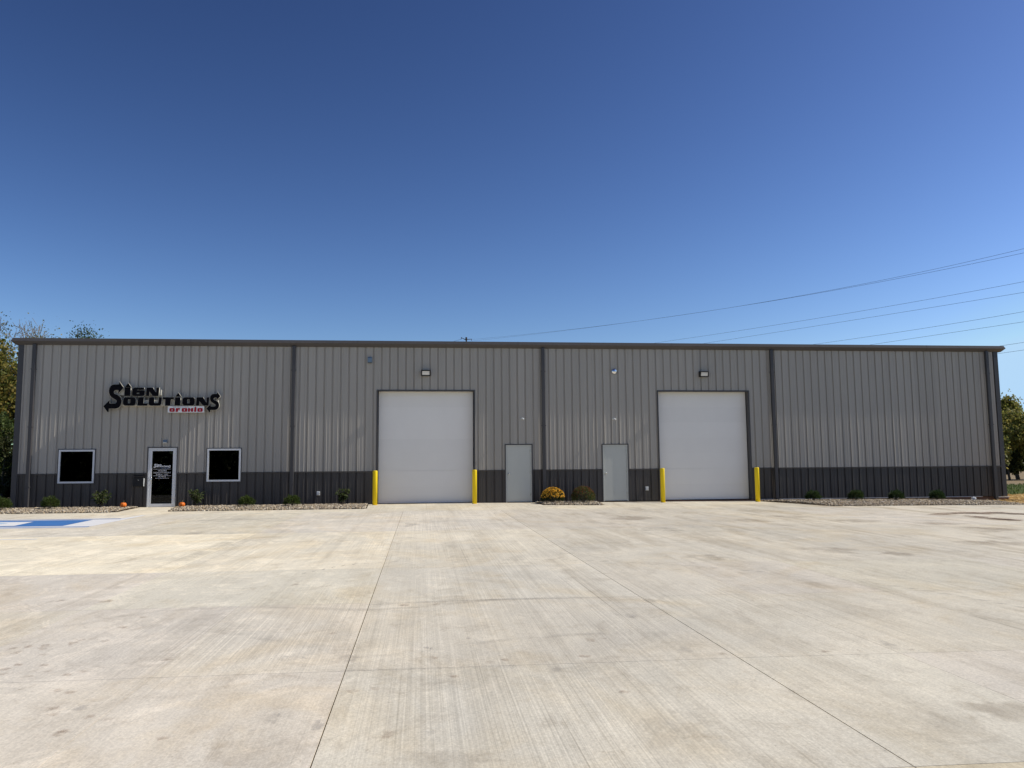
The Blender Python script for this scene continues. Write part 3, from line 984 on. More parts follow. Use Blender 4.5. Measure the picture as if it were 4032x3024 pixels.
# outlines measured on the sign, y down
BIG_S_HEAD = [(365, 111), (433, 205), (356, 291), (356, 240)]
BIG_S = ([(365, 111), (433, 205), (356, 291), (356, 240), (318, 238), (294, 243), (280, 258), (276, 278), (284, 298), (304, 312), (340, 322), (372, 340), (396, 372), (408, 412), (408, 452), (398, 492), (374, 524), (340, 542), (305, 547)]
         + [(204, 548), (204, 603), (188, 602), (117, 509), (213, 411), (213, 464)]
         + [(300, 465), (322, 458), (334, 440), (332, 420), (318, 402), (292, 388), (250, 362), (220, 330), (203, 292), (199, 250), (207, 205), (226, 174), (252, 154), (282, 149), (362, 149)])
def s_small(p):
    return (1832 + (p[0] - 117) * 226 / 316.0, 279 + (p[1] - 111) * 328 / 492.0)
LET = {
    'S1': [BIG_S],
    'i1': [[(458, 200), (551, 200), (549, 339), (454, 339)]],
    'i1cap': [[(509, 130), (557, 191), (461, 191)]],
    'G': [chaikin([(612, 200), (772, 200), (779, 236), (660, 236), (652, 246), (790, 246), (786, 326), (772, 339), (600, 339), (581, 320), (585, 222)], 1, 0.12), [(658, 284), (702, 284), (702, 304), (658, 304)]],
    'N1': [[(819, 200), (916, 200), (984, 292), (984, 200), (1026, 200), (1019, 339), (929, 339), (864, 258), (864, 339), (814, 339)]],
    'O1': [rrect(439, 361, 645, 497, 42), [(517, 394), (557, 394), (557, 462), (517, 462)]],
    'L': [[(686, 361), (781, 361), (770, 463), (848, 464), (836, 498), (679, 498)]],
    'U': [chaikin([(868, 361), (954, 361), (949, 459), (1022, 459), (1034, 361), (1077, 361), (1072, 470), (1050, 498), (888, 498), (865, 478)], 1, 0.1)],
    'T': [[(1092, 361), (1279, 361), (1276, 391), (1229, 393), (1221, 498), (1139, 498), (1139, 393), (1098, 391)]],
    'i2': [[(1303, 361), (1388, 361), (1386, 498), (1296, 498)]],
    'i2cap': [[(1350, 289), (1395, 349), (1307, 349)]],
    'O2': [rrect(1425, 361, 1630, 497, 42), [(1505, 393), (1546, 393), (1546, 462), (1505, 462)]],
    'N2': [[(1663, 361), (1766, 361), (1832, 458), (1832, 361), (1871, 361), (1866, 498), (1775, 498), (1707, 420), (1707, 498), (1655, 498)]],
    'S2': [[s_small(p) for p in BIG_S]],
}
SKX, SKZ = 0.002105, 0.00220
def sx_(c): return 2.17 + (c - 120) * SKX
def sz_(c): return 4.55 - (c - 110) * SKZ
def letter_splines(key, ox=0.0, oz=0.0, k=1.0):
    out = []
    for i, p in enumerate(LET[key]):
        q = [((sx_(a)) * k + ox, sz_(b) * k + oz) for a, b in p]
        out.append(orient(q, i == 0))
    return out

SY = 0.994                                   # letters stand 0.2 m off the wall, so scale about the camera's foot a touch
sign = empty('company_sign', (4.2, 0, 4.0))
tag(sign, 'black channel letter sign reading SIGN SOLUTIONS with arrow-ended S letters on grey wall', 'sign')
for key in LET:
    back = stand(fill_mesh(letter_splines(key), 0.035, 0.013), 0.08, -0.20, -0.02)
    o = link('letter', back, None, M['cream']); child(o, sign)
    face = stand(fill_mesh(letter_splines(key), 0.004, 0.005), 0.08, -0.236, -0.02)
    fo = link('letter_face', face, None, M['sign_face']); sub(fo, o)
    # return behind the face, dark
    ret = stand(fill_mesh(letter_splines(key), 0.03, -0.004), 0.08, -0.135, -0.02)
    ro = link('letter_return', ret, None, M['sign_face']); sub(ro, o)
def raceway(x0, x1, z0, z1):
    MB().box(sx_(x0) + 0.05, sx_(x1) + 0.05, -0.125, -0.002, sz_(z1), sz_(z0)).build('raceway', M['raceway'], sign, bevel=0.004)
raceway(300, 1064, 236, 330)
raceway(420, 2032, 408, 512)

ohio = empty('tagline_sign', (5.1, 0, 3.55))
tag(ohio, 'small white panel with red OF OHIO lettering under the black sign', 'sign')
MB().box(sx_(1183) + 0.07, sx_(1793) + 0.07, -0.20, -0.14, sz_(617) - 0.01, sz_(513) - 0.005).build('panel', M['sign_white'], ohio, bevel=0.004)
MB().box(sx_(1300), sx_(1700), -0.139, -0.02, sz_(580), sz_(550)).build('bracket', M['raceway'], ohio)
LO = {
    'O': [rrect(1212, 545, 1302, 607, 17), [(1249, 565), (1262, 565), (1262, 589), (1249, 589)]],
    'F': [[(1318, 545), (1391, 545), (1389, 562), (1358, 562), (1358, 568), (1388, 568), (1386, 582), (1356, 582), (1354, 607), (1315, 607)]],
    'O2': [rrect(1418, 545, 1510, 607, 17), [(1456, 565), (1469, 565), (1469, 589), (1456, 589)]],
    'H': [[(1523, 545), (1558, 545), (1558, 568), (1576, 568), (1576, 545), (1613, 545), (1611, 607), (1574, 607), (1574, 585), (1556, 585), (1556, 607), (1520, 607)]],
    'I': [[(1647, 517), (1665, 545), (1663, 607), (1626, 607), (1629, 545)]],
    'O3': [rrect(1680, 545, 1771, 607, 17), [(1718, 565), (1731, 565), (1731, 589), (1718, 589)]],
}
for key, pl in LO.items():
    spl = [orient([(sx_(a) + 0.07, sz_(b) - 0.007) for a, b in p], i == 0) for i, p in enumerate(pl)]
    o = link('letter', stand(fill_mesh(spl, 0.002), 0, -0.203, 0), None, M['red']); child(o, ohio)
tl = stand(text_mesh('DIVISION OF SIGN SOLUTIONS INC.', 0.036, 0.001, 'LEFT'), sx_(1265) + 0.07, -0.2025, sz_(536))
o = link('small_print', tl, None, M['ink']); child(o, ohio)

# glazed entrance door
def glass_door(o):
    x0, x1, z0, z1 = o
    opening_trim(o, 0.035, 'door_trim', depth=0.12)
    mb = MB()
    mb.box(x0 + .001, x0 + .045, -0.012, 0.11, 0, z1 - .001)
    mb.box(x1 - .045, x1 - .001, -0.012, 0.11, 0, z1 - .001)
    mb.box(x0 + .045, x1 - .045, -0.012, 0.11, z1 - .045, z1 - .001)
    D = mb.build('entrance_door', M['frame_white'], bld)
    a0, a1 = x0 + .049, x1 - .049
    st = 0.085
    lf = MB()
    lf.box(a0, a0 + st, 0.0, 0.045, 0.012, z1 - .05)
    lf.box(a1 - st, a1, 0.0, 0.045, 0.012, z1 - .05)
    lf.box(a0 + st, a1 - st, 0.001, 0.044, z1 - .05 - 0.06, z1 - .05)
    lf.box(a0 + st, a1 - st, 0.001, 0.044, 0.012, 0.12)
    l_ = lf.build('door_leaf', M['frame_white'], None); sub(l_, D)
    p = MB().box(a0 + st, a1 - st, 0.018, 0.024, 0.12, z1 - .11).build('pane', M['glass'], None); sub(p, D)
    mr = MB().box(a0 + st, a1 - st, 0.030, 0.05, 0.855, 0.868).build('push_bar', M['nickel'], None); sub(mr, D)
    hn = MB().tube([(a0 + 0.05, -0.002, 1.10), (a0 + 0.075, -0.045, 1.08), (a0 + 0.09, -0.06, 1.0), (a0 + 0.09, -0.06, 0.92), (a0 + 0.075, -0.045, 0.84), (a0 + 0.05, -0.002, 0.82)], 0.011, 8).build('pull_handle', M['chrome'], None, smooth=True); sub(hn, D)
    ck = MB().lathe([(0.019, 0), (0.019, 0.012), (0.012, 0.016)], 14)
    ck.v = [(a0 + 0.038 + a, -0.001 - c, 0.985 + b) for a, b, c in ck.v]
    ck = ck.build('lock_cylinder', M['chrome'], None); sub(ck, D)
    for zz in (0.2, 1.05, 1.85):
        hg = MB().tube([(x1 - 0.047, -0.016, zz), (x1 - 0.047, -0.016, zz + 0.1)], 0.008, 8).build('hinge', M['nickel'], None); sub(hg, D)
    # vinyl lettering on the outside of the glass
    gx0, gx1 = a0 + st, a1 - st
    gc = 0.5 * (gx0 + gx1)
    yv = 0.0155
    def lay(me, m, nm):
        ob = link(nm, me, None, m); sub(ob, D)
    k = 0.60 / 4.08
    spl = []
    for key in LET:
        for i, p_ in enumerate(LET[key]):
            spl.append(orient([((sx_(a) - 4.21) * k + gc - 0.01, (sz_(b) - 4.0) * k + 1.49) for a, b in p_], i == 0))
    lay(stand(fill_mesh(spl, 0.0005), 0, yv, 0), M['vinyl'], 'vinyl_logo')
    lay(stand(text_mesh('OF OHIO', 0.045, 0.0004, xscale=1.5), gc + 0.10, yv, 1.395), M['vinyl_blue'], 'vinyl_lettering')
    for t_, sz, zz, xs_ in (('HOURS', 0.085, 1.285, 1.1), ('MONDAY-FRIDAY', 0.075, 1.215, 1.0), ('8:30am - 5pm', 0.068, 1.150, 1.1), ('www.signsolutionsofohio.com', 0.045, 1.03, 0.88)):
        lay(stand(text_mesh(t_, sz, 0.0004, xscale=xs_), gc, yv, zz), M['vinyl'], 'vinyl_lettering')
    for zz in (1.365, 1.125):
        lay(MB().box(gc - 0.31, gc + 0.31, yv - 0.0004, yv + 0.0004, zz, zz + 0.008).mesh('vinyl_line'), M['vinyl'], 'vinyl_line')
    dg = MB()                                                # the phone number, too small in the photograph to read
    for i in range(10):
        if i in (3, 7): continue
        dg.box(gc - 0.125 + i * 0.026, gc - 0.125 + i * 0.026 + 0.016, yv - 0.0004, yv + 0.0004, 1.078, 1.108)
    lay(dg.mesh('vinyl_number'), M['vinyl'], 'vinyl_number')
    return D
glass_door(GLD)

# dim office room behind the glazing
rm = MB()
rx0, rx1, ry1, rz1 = -0.7, 8.7, 6.0, 2.7
rm.quad((rx0, T, 0.0), (rx1, T, 0.0), (rx1, ry1, 0.0), (rx0, ry1, 0.0))
rm.quad((rx0, T, rz1), (rx0, ry1, rz1), (rx1, ry1, rz1), (rx1, T, rz1))
rm.quad((rx0, ry1, 0), (rx1, ry1, 0), (rx1, ry1, rz1), (rx0, ry1, rz1))
rm.quad((rx0, T, 0), (rx0, ry1, 0), (rx0, ry1, rz1), (rx0, T, rz1))
rm.quad((rx1, T, 0), (rx1, T, rz1), (rx1, ry1, rz1), (rx1, ry1, 0))
rm.build('office_room', M['room'], bld)
cab = MB().box(1.05, 1.32, 0.9, 1.3, 0.0, 1.28); cab.box(1.03, 1.34, 0.88, 1.32, 1.28, 1.31); cab.box(1.16, 1.21, 0.885, 0.9, 0.95, 1.0)
tag(cab.build('cabinet', M['box_tan']), 'small tan cabinet standing in the dark behind the left window', 'cabinet')

# ------------------------------------------------------------------ things fixed to the wall
def wall_light(x, z, label):
    e = empty('wall_light', (x, 0, z)); tag(e, label, 'light', 'flood lights above the overhead doors')
    mb = MB()
    # housing: deep box, face tilted slightly downwards, open frame
    w, hh = 0.175, 0.115
    mb.prism_x([(0.0, -hh), (0.0, hh), (-0.15, hh - 0.01), (-0.17, hh - 0.03), (-0.11, -hh), ], -w, w)
    mb.v = [(x + a, b - 0.004, z + c) for a, b, c in mb.v]
    mb.build('housing', M['black'], e, bevel=0.006)
    fr = MB()
    def fpt(u, v, d):        # point on the tilted face
        zz = -hh + 0.004 + (2 * hh - 0.034) * v
        yy = -0.11 - 0.06 * v - d
        return (x + u * w, yy - 0.004, z + zz)
    def fq(u0, u1, v0, v1, d0, d1):
        n = len(fr.v)
        for d in (d0, d1):
            fr.v += [fpt(u0, v0, d), fpt(u1, v0, d), fpt(u1, v1, d), fpt(u0, v1, d)]
        for q in ((0, 3, 2, 1), (4, 5, 6, 7), (0, 1, 5, 4), (1, 2, 6, 5), (2, 3, 7, 6), (3, 0, 4, 7)):
            fr.f.append(tuple(n + k for k in q))
    fq(-1, -0.8, 0, 1, 0.0, 0.022); fq(0.8, 1, 0, 1, 0.0, 0.022); fq(-0.8, 0.8, 0, 0.13, 0, 0.022); fq(-0.8, 0.8, 0.87, 1, 0, 0.022)
    fr.build('front_frame', M['black'], e)
    fr = MB()
    fq(-0.79, 0.79, 0.14, 0.60, 0.002, 0.012); fq(-0.79, 0.79, 0.68, 0.86, 0.002, 0.008)
    ln = fr.build('lens', M['lens'], e)
    fr = MB()
    fq(-0.79, 0.79, 0.605, 0.675, 0.002, 0.010)
    fr.build('lens_bar', M['plastic_grey'], e)
wall_light(13.86, 4.935, 'black flood light with pale lens above the left overhead door')
wall_light(24.79, 4.935, 'black flood light with pale lens above the right overhead door')

def door_lamp(x, z, label, flip=1):
    e = empty('door_lamp', (x, 0, z)); tag(e, label, 'light', 'small lamps above the doors')
    b_ = MB().lathe([(0.03, 0), (0.03, 0.012), (0.012, 0.016)], 14)
    b_.v = [(x - 0.03 + a, -c - 0.002, z + b) for a, b, c in b_.v]
    b_.build('mount', M['plastic_grey'], e)
    MB().tube([(x - 0.03, -0.012, z), (x - 0.025, -0.05, z + 0.012), (x - 0.005, -0.075, z + 0.012)], 0.009, 8).build('arm', M['plastic_grey'], e)
    hd = MB().tube([(x - 0.02, -0.07, z + 0.018), (x + 0.01, -0.09, z + 0.012), (x + 0.045, -0.11, z - 0.012), (x + 0.062, -0.12, z - 0.03)], [0.016, 0.026, 0.030, 0.026], 10)
    hd.build('lamp_head', M['white_plastic'], e, smooth=True)
door_lamp(17.535, 3.185, 'small white lamp above the grey door beside the orange mums')
door_lamp(21.13, 3.165, 'small white lamp above the grey door right of the mums')
e = empty('entrance_lamp', (4.38, 0, 2.37)); tag(e, 'small silver wedge lamp above the glass entrance door', 'light')
MB().prism_x([(-0.002, -0.05), (-0.002, 0.05), (-0.07, 0.045), (-0.085, 0.0), (-0.03, -0.05)], -0.07, 0.07).build('housing', M['galv'], e, bevel=0.004)
e.children[0].matrix_parent_inverse = Matrix.Identity(4)
ln = MB().box(-0.058, 0.058, -0.075, -0.03, -0.058, -0.03).build('lens', M['lens'], None); ln.parent = e

# round convex vent cap, square vent box
e = empty('round_vent', (21.19, 0, 5.03)); tag(e, 'shiny round metal vent cap high on the wall', 'vent')
pr = [(0.118, 0.0), (0.118, 0.03)] + [(0.112 * math.cos(a), 0.04 + 0.075 * math.sin(a)) for a in np.linspace(0, 1.45, 9)]
mb = MB().lathe(pr, 28); mb.v = [(a, -c - 0.004, b) for a, b, c in mb.v]
o = mb.build('dome', M['chrome'], None, smooth=True); o.parent = e
mb = MB().lathe([(0.125, 0.0), (0.125, 0.010), (0.119, 0.012)], 28); mb.v = [(a, -c - 0.002, b) for a, b, c in mb.v]
o = mb.build('flange', M['galv'], None); o.parent = e
e = empty('vent_box', (11.75, 0, 5.43)); tag(e, 'small square blue-grey metal box high on the wall left of the overhead door', 'vent')
o = MB().prism_x([(-0.002, -0.105), (-0.002, 0.115), (-0.03, 0.115), (-0.10, 0.075), (-0.10, -0.085), (-0.085, -0.105)], -0.082, 0.082).build('hood', M['galv'], None, bevel=0.004); o.parent = e
o = MB().box(-0.07, 0.07, -0.084, -0.004, -0.125, -0.1055).build('lip', M['trim'], None); o.parent = e
# mailbox
e = empty('mailbox', (3.52, 0, 0.94)); tag(e, 'black wall mailbox with a sloping lid beside the glass door', 'mailbox')
o = MB().box(-0.18, 0.175, -0.125, -0.006, -0.19, 0.15).build('body', M['black'], None, bevel=0.006); o.parent = e
o = MB().prism_x([(-0.006, 0.215), (-0.006, 0.155), (-0.145, 0.152), (-0.150, 0.165)], -0.19, 0.185).build('lid', M['black'], None, bevel=0.003); o.parent = e
o = MB().box(-0.02, 0.02, -0.131, -0.1255, 0.03, 0.045).build('lock', M['nickel'], None); o.parent = e
o = MB().box(0.1765, 0.181, -0.115, -0.01, -0.185, 0.10).build('side_plate', M['plastic_grey'], None); o.parent = e
# outlets
for x, z, lb in ((9.905, 0.425, 'grey weatherproof outlet box low on the wall near the left downspout'), (22.385, 0.47, 'grey weatherproof outlet box low on the wall near the right overhead door')):
    e = empty('outlet_box', (x, 0, z)); tag(e, lb, 'outlet', 'outlet boxes on the wainscot')
    o = MB().box(-0.06, 0.06, -0.045, 0.0, -0.075, 0.075).build('body', M['plastic_grey'], None, bevel=0.005); o.parent = e
    o = MB().prism_x([(-0.046, -0.065), (-0.046, 0.068), (-0.085, 0.060), (-0.09, -0.05)], -0.052, 0.045).build('cover', M['plastic_grey'], None, bevel=0.005); o.parent = e
    o = MB().box(0.046, 0.058, -0.075, -0.047, -0.02, 0.012).build('latch', M['black'], None); o.parent = e

# ------------------------------------------------------------------ bollards
bm_y = -0.55
bl = [(1476.5, 'left of the left overhead door'), (1868.5, 'right of the left overhead door'), (2609.5, 'left of the right overhead door'), (2982, 'right of the right overhead door')]
for px, where in bl:
    p = at(px, 1915, bm_y)
    z0 = h(p.x, bm_y)
    e = empty('bollard', (p.x, bm_y, z0)); tag(e, 'yellow sleeved bollard standing ' + where, 'bollard', 'yellow bollards beside the overhead doors')
    H = 1.245 - z0
    R_ = 0.088
    mb = MB().lathe([(R_, 0.0), (R_, H - 0.035), (R_ * 0.985, H - 0.02), (R_ * 0.93, H - 0.008), (R_ * 0.80, H), (R_ * 0.3, H + 0.004)], 28)
    o = mb.build('sleeve', M['yellow'], None, smooth=True); o.parent = e
    o = MB().lathe([(R_ + 0.012, -0.01), (R_ + 0.012, 0.006), (R_ - 0.01, 0.010)], 28).build('base_ring', M['yellow'], None); o.parent = e

# ------------------------------------------------------------------ planting beds with river stone
def fast_mesh(name, V, F3, colors, m):
    """V (n,3), F3 (k,3 or 4) numpy arrays, colors per vertex"""
    me = bpy.data.meshes.new(name)
    nv, nf, k = len(V), len(F3), F3.shape[1]
    me.vertices.add(nv); me.vertices.foreach_set('co', V.astype(np.float32).ravel())
    me.loops.add(nf * k); me.loops.foreach_set('vertex_index', F3.astype(np.int32).ravel())
    me.polygons.add(nf)
    me.polygons.foreach_set('loop_start', np.arange(0, nf * k, k, dtype=np.int32))
    me.polygons.foreach_set('loop_total', np.full(nf, k, dtype=np.int32))
    a = me.attributes.new('tint', 'FLOAT_COLOR', 'POINT')
    c4 = np.ones((nv, 4), dtype=np.float32); c4[:, :3] = colors
    a.data.foreach_set('color', c4.ravel())
    me.update(calc_edges=True)
    me.validate()
    o = link(name, me, None, m)
    return o

ph = (1 + 5 ** 0.5) / 2
ICO_V = np.array([(-1, ph, 0), (1, ph, 0), (-1, -ph, 0), (1, -ph, 0), (0, -1, ph), (0, 1, ph), (0, -1, -ph), (0, 1, -ph), (ph, 0, -1), (ph, 0, 1), (-ph, 0, -1), (-ph, 0, 1)]) / math.hypot(1, ph)
ICO_F = np.array([(0, 11, 5), (0, 5, 1), (0, 1, 7), (0, 7, 10), (0, 10, 11), (1, 5, 9), (5, 11, 4), (11, 10, 2), (10, 7, 6), (7, 1, 8), (3, 9, 4), (3, 4, 2), (3, 2, 6), (3, 6, 8), (3, 8, 9), (4, 9, 5), (2, 4, 11), (6, 2, 10), (8, 6, 7), (9, 8, 1)])

def in_poly(px, py, poly):
    inside = np.zeros(len(px), bool)
    j = len(poly) - 1
    for i in range(len(poly)):
        xi, yi = poly[i]; xj, yj = poly[j]
        cnd = ((yi > py) != (yj > py)) & (px < (xj - xi) * (py - yi) / (yj - yi + 1e-12) + xi)
        inside ^= cnd
        j = i
    return inside

def stones(name, poly, dens, mound, size=(0.022, 0.042)):
    xs_ = [p[0] for p in poly]; ys_ = [p[1] for p in poly]
    area = (max(xs_) - min(xs_)) * (max(ys_) - min(ys_))
    n = int(area * dens)
    X = rng.uniform(min(xs_), max(xs_), n); Y = rng.uniform(min(ys_), max(ys_), n)
    k = in_poly(X, Y, poly)
    X, Y = X[k], Y[k]; n = len(X)
    Z = np.array([mound(x, y) for x, y in zip(X, Y)]) + rng.uniform(-0.005, 0.03, n)
    S = rng.uniform(size[0], size[1], (n, 1)) * rng.uniform(0.7, 1.25, (n, 3)) * np.array([1, 1, 0.72])
    V = ICO_V[None] * (1 + rng.uniform(-0.16, 0.16, (n, 12, 1)))
    V = V * S[:, None, :]
    a = rng.uniform(0, 2 * math.pi, n); t = rng.uniform(-0.5, 0.5, n)
    ca, sa = np.cos(a)[:, None], np.sin(a)[:, None]
    ct, st = np.cos(t)[:, None], np.sin(t)[:, None]
    x, y, z = V[..., 0], V[..., 1], V[..., 2]
    y, z = y * ct - z * st, y * st + z * ct
    x, y = x * ca - y * sa, x * sa + y * ca
    V = np.stack([x + X[:, None], y + Y[:, None], z + Z[:, None]], -1).reshape(-1, 3)
    F = (ICO_F[None] + (np.arange(n) * 12)[:, None, None]).reshape(-1, 3)
    pal = np.array([(0.52, 0.42, 0.29), (0.40, 0.33, 0.24), (0.58, 0.50, 0.37), (0.33, 0.28, 0.22), (0.46, 0.35, 0.22), (0.62, 0.55, 0.44), (0.22, 0.175, 0.13)])
    C = pal[rng.integers(0, len(pal), n)] * rng.uniform(0.55, 1.05, (n, 1))
    o = fast_mesh(name, V, F, np.repeat(C, 12, 0), M['stone'])
    tag(o, kind='stuff')
    return o

BEDS = {
    'L1': [(-9, 0.0), (3.50, 0.0), (3.74, -2.85), (3.5, -3.1), (-9, -3.1)],
    'L2': [(4.99, 0.0), (11.70, 0.0), (11.80, -2.7), (11.68, -2.9), (5.42, -2.95)],
    'M': [(18.0, 0.0), (20.25, 0.0), (20.22, -1.95), (20.1, -2.12), (18.10, -1.86)],
    'R': [(26.78, 0.0), (36.2, 0.0), (35.4, -3.85), (27.95, -3.85), (27.1, -1.0)],
}
def mound_fn(key):
    poly = BEDS[key]
    ymin = min(p[1] for p in poly)
    def f(x, y):
        t = max(0.0, min(1.0, y / ymin))
        z = h(x, y) + 0.03 * math.sin(math.pi * min(1, t * 1.02))
        if key == 'R':
            z = h(x, y) + 0.05 * math.sin(math.pi * t) - 0.02 * max(0, x - 33)
        return z
    return f
for key, poly in BEDS.items():
    f = mound_fn(key)
    mb = MB()
    NX, NY = 40, 12
    x0, x1 = min(p[0] for p in poly), max(p[0] for p in poly); y0, y1 = min(p[1] for p in poly), 0.02
    # soil sheet, kept just under the stones
    for i in range(NX):
        for j in range(NY):
            xa, xb = x0 + (x1 - x0) * i / NX, x0 + (x1 - x0) * (i + 1) / NX
            ya, yb = y0 + (y1 - y0) * j / NY, y0 + (y1 - y0) * (j + 1) / NY
            def q_(x, y):
                ins = in_poly(np.array([x]), np.array([min(y, -0.01)]), poly)[0]
                return (x, y, f(x, y) - 0.03 if ins else h(x, y) - 0.07)
            mb.quad(q_(xa, ya), q_(xb, ya), q_(xb, yb), q_(xa, yb))
    o = mb.build('planting_bed', M['bed']); tag(o, kind='structure')
    stones('river_stones', poly, 430 if key != 'L1' else 400, f)

# ------------------------------------------------------------------ plants
def leaf_quads(P, N, size, aspect=0.55, droop=0.0):
    """one bent rhombus leaf (4 verts) per point: P (n,3), N (n,3) leaf directions, size (n,)"""
    n = len(P)
    N = N / (np.linalg.norm(N, axis=1, keepdims=True) + 1e-9)
    R = rng.normal(size=(n, 3)); S = np.cross(N, R); S /= (np.linalg.norm(S, axis=1, keepdims=True) + 1e-9)
    s = size[:, None]
    a = P
    b = P + N * s * 0.55 + S * s * aspect * 0.5
    c = P + N * s + np.array([0, 0, -1]) * s * droop
    d = P + N * s * 0.55 - S * s * aspect * 0.5
    V = np.stack([a, b, c, d], 1).reshape(-1, 3)
    F = np.arange(4 * n).reshape(n, 4)
    return V, F

def palette(n, cols, j=0.2):
    cols = np.array(cols)
    return cols[rng.integers(0, len(cols), n)] * rng.uniform(1 - j, 1 + j, (n, 1))

def foliage(name, P, N, size, cols, parent, m=None, aspect=0.55, droop=0.1):
    V, F = leaf_quads(P, N, size, aspect, droop)
    C = np.repeat(palette(len(P), cols), 4, 0)
    o = fast_mesh(name, V, F, C, m or M['leaf'])
    if parent is not None:
        child(o, parent)
    return o

def dome_points(n, rx, ry, rz, fill=0.55, lump=0.15, seed=0):
    d = rng.normal(size=(n, 3)); d[:, 2] = np.abs(d[:, 2]) * 1.0 - 0.25
    d /= np.linalg.norm(d, axis=1, keepdims=True)
    ph1, ph2 = rng.uniform(0, 6, 2)
    lumps = 1 + lump * np.sin(d[:, 0] * 5 + ph1) * np.cos(d[:, 1] * 6 + ph2) + lump * 0.7 * np.sin(d[:, 2] * 9 + d[:, 0] * 7 + ph2)
    r = (fill + (1 - fill) * rng.random(n) ** 0.6) * lumps
    P = d * r[:, None] * np.array([rx, ry, rz])
    return P, d

def twigs(n, rx, rz, r=0.006):
    mb = MB()
    for i in range(n):
        a = random.uniform(0, 2 * math.pi); k = random.uniform(0.2, 0.85)
        mb.tube([(0.02 * math.cos(a), 0.02 * math.sin(a), -0.02), (rx * k * 0.5 * math.cos(a), rx * k * 0.5 * math.sin(a), rz * 0.45), (rx * k * math.cos(a), rx * k * math.sin(a), rz * random.uniform(0.7, 1.0))], [r, r * 0.8, r * 0.4], 5, False)
    return mb

def boxwood(px, y, w, hh, label, bed, cols=None):
    p = at(px, 1970, y)
    z = mound_fn(bed)(p.x, y) + 0.01
    e = empty('boxwood_shrub', (p.x, y, z)); tag(e, label, 'shrub', 'low evergreen shrubs along the wall')
    o = twigs(14, w * 0.4, hh * 0.8).build('stem', M['bark'], None); o.parent = e
    P, d = dome_points(2600, w / 2, w / 2, hh * 0.66, 0.5, 0.15)
    P[:, 2] += hh * 0.36
    k = P[:, 2] > 0.005
    P, d = P[k], d[k]
    Nn = d + rng.normal(size=d.shape) * 0.5 + np.array([0, 0, 0.55])
    o = foliage('leaves', P, Nn, rng.uniform(0.03, 0.065, len(P)), cols or [(0.05, 0.08, 0.016), (0.075, 0.115, 0.024), (0.11, 0.14, 0.034), (0.04, 0.06, 0.014)], None, aspect=0.4)
    o.parent = e
    return e
boxwood(5, -1.7, 0.58, 0.40, 'low evergreen shrub at the left end of the gravel bed', 'L1')
boxwood(198, -1.3, 0.56, 0.40, 'low evergreen shrub under the left window', 'L1')
boxwood(970, -1.35, 0.50, 0.36, 'low evergreen shrub right of the right window', 'L2')
boxwood(1150, -1.3, 0.52, 0.36, 'low evergreen shrub in front of the second downspout from the left', 'L2')
boxwood(3203, -1.55, 0.54, 0.38, 'leftmost of the four low evergreen shrubs in the right gravel bed', 'R', [(0.022, 0.045, 0.012), (0.035, 0.065, 0.018), (0.05, 0.075, 0.022)])
boxwood(3371, -1.6, 0.56, 0.38, 'second from left of the four low evergreen shrubs in the right gravel bed', 'R', [(0.022, 0.045, 0.012), (0.04, 0.065, 0.016), (0.055, 0.075, 0.02)])
boxwood(3530, -1.55, 0.52, 0.37, 'third from left of the four low evergreen shrubs in the right gravel bed', 'R', [(0.022, 0.045, 0.012), (0.035, 0.06, 0.018), (0.045, 0.07, 0.022)])
boxwood(3690, -1.6, 0.54, 0.37, 'rightmost of the four low evergreen shrubs, nearest the right corner', 'R', [(0.02, 0.045, 0.012), (0.03, 0.06, 0.018), (0.045, 0.07, 0.022)])

def hydrangea(px, y, w, hh, label, bed, ns=20, pale=True):
    p = at(px, 1970, y)
    z = mound_fn(bed)(p.x, y) + 0.01
    e = empty('hydrangea', (p.x, y, z)); tag(e, label, 'shrub', 'broad-leaved shrubs along the wall')
    st = MB(); P, Nn = [], []
    for i in range(ns):
        a = random.uniform(0, 2 * math.pi); k = random.uniform(0.15, 1.0) * w / 2
        top = Vector((k * math.cos(a), k * math.sin(a), hh * random.uniform(0.62, 1.0)))
        mid = Vector((top.x * 0.45, top.y * 0.45, top.z * 0.55))
        st.tube([(top.x * .1, top.y * .1, -0.02), mid, top], [0.007, 0.006, 0.003], 5, False)
        for q in range(11):
            t = random.uniform(0.3, 1.0)
            b = Vector((top.x * .1, top.y * .1, 0)).lerp(mid, t * 2) if t < 0.5 else mid.lerp(top, t * 2 - 1)
            an = random.uniform(0, 2 * math.pi)
            P.append(b); Nn.append((math.cos(an), math.sin(an), random.uniform(-0.4, 0.6)))
    o = st.build('stem', M['bark'], None); o.parent = e
    P = np.array([tuple(q) for q in P]); Nn = np.array(Nn)
    o = foliage('leaves', P, Nn, rng.uniform(0.07, 0.13, len(P)), [(0.05, 0.075, 0.02), (0.085, 0.115, 0.035), (0.03, 0.05, 0.014), (0.16, 0.185, 0.085), (0.065, 0.085, 0.022)], None, aspect=0.75, droop=0.25)
    o.parent = e
hydrangea(396, -0.75, 0.74, 0.63, 'taller broad-leaved shrub between left window and mailbox', 'L1')
hydrangea(772, -0.45, 0.66, 0.64, 'taller broad-leaved shrub right of the entrance beside a pumpkin', 'L2')
hydrangea(1349, -0.85, 0.58, 0.60, 'taller broad-leaved shrub next to the leftmost bollard', 'L2', 24)

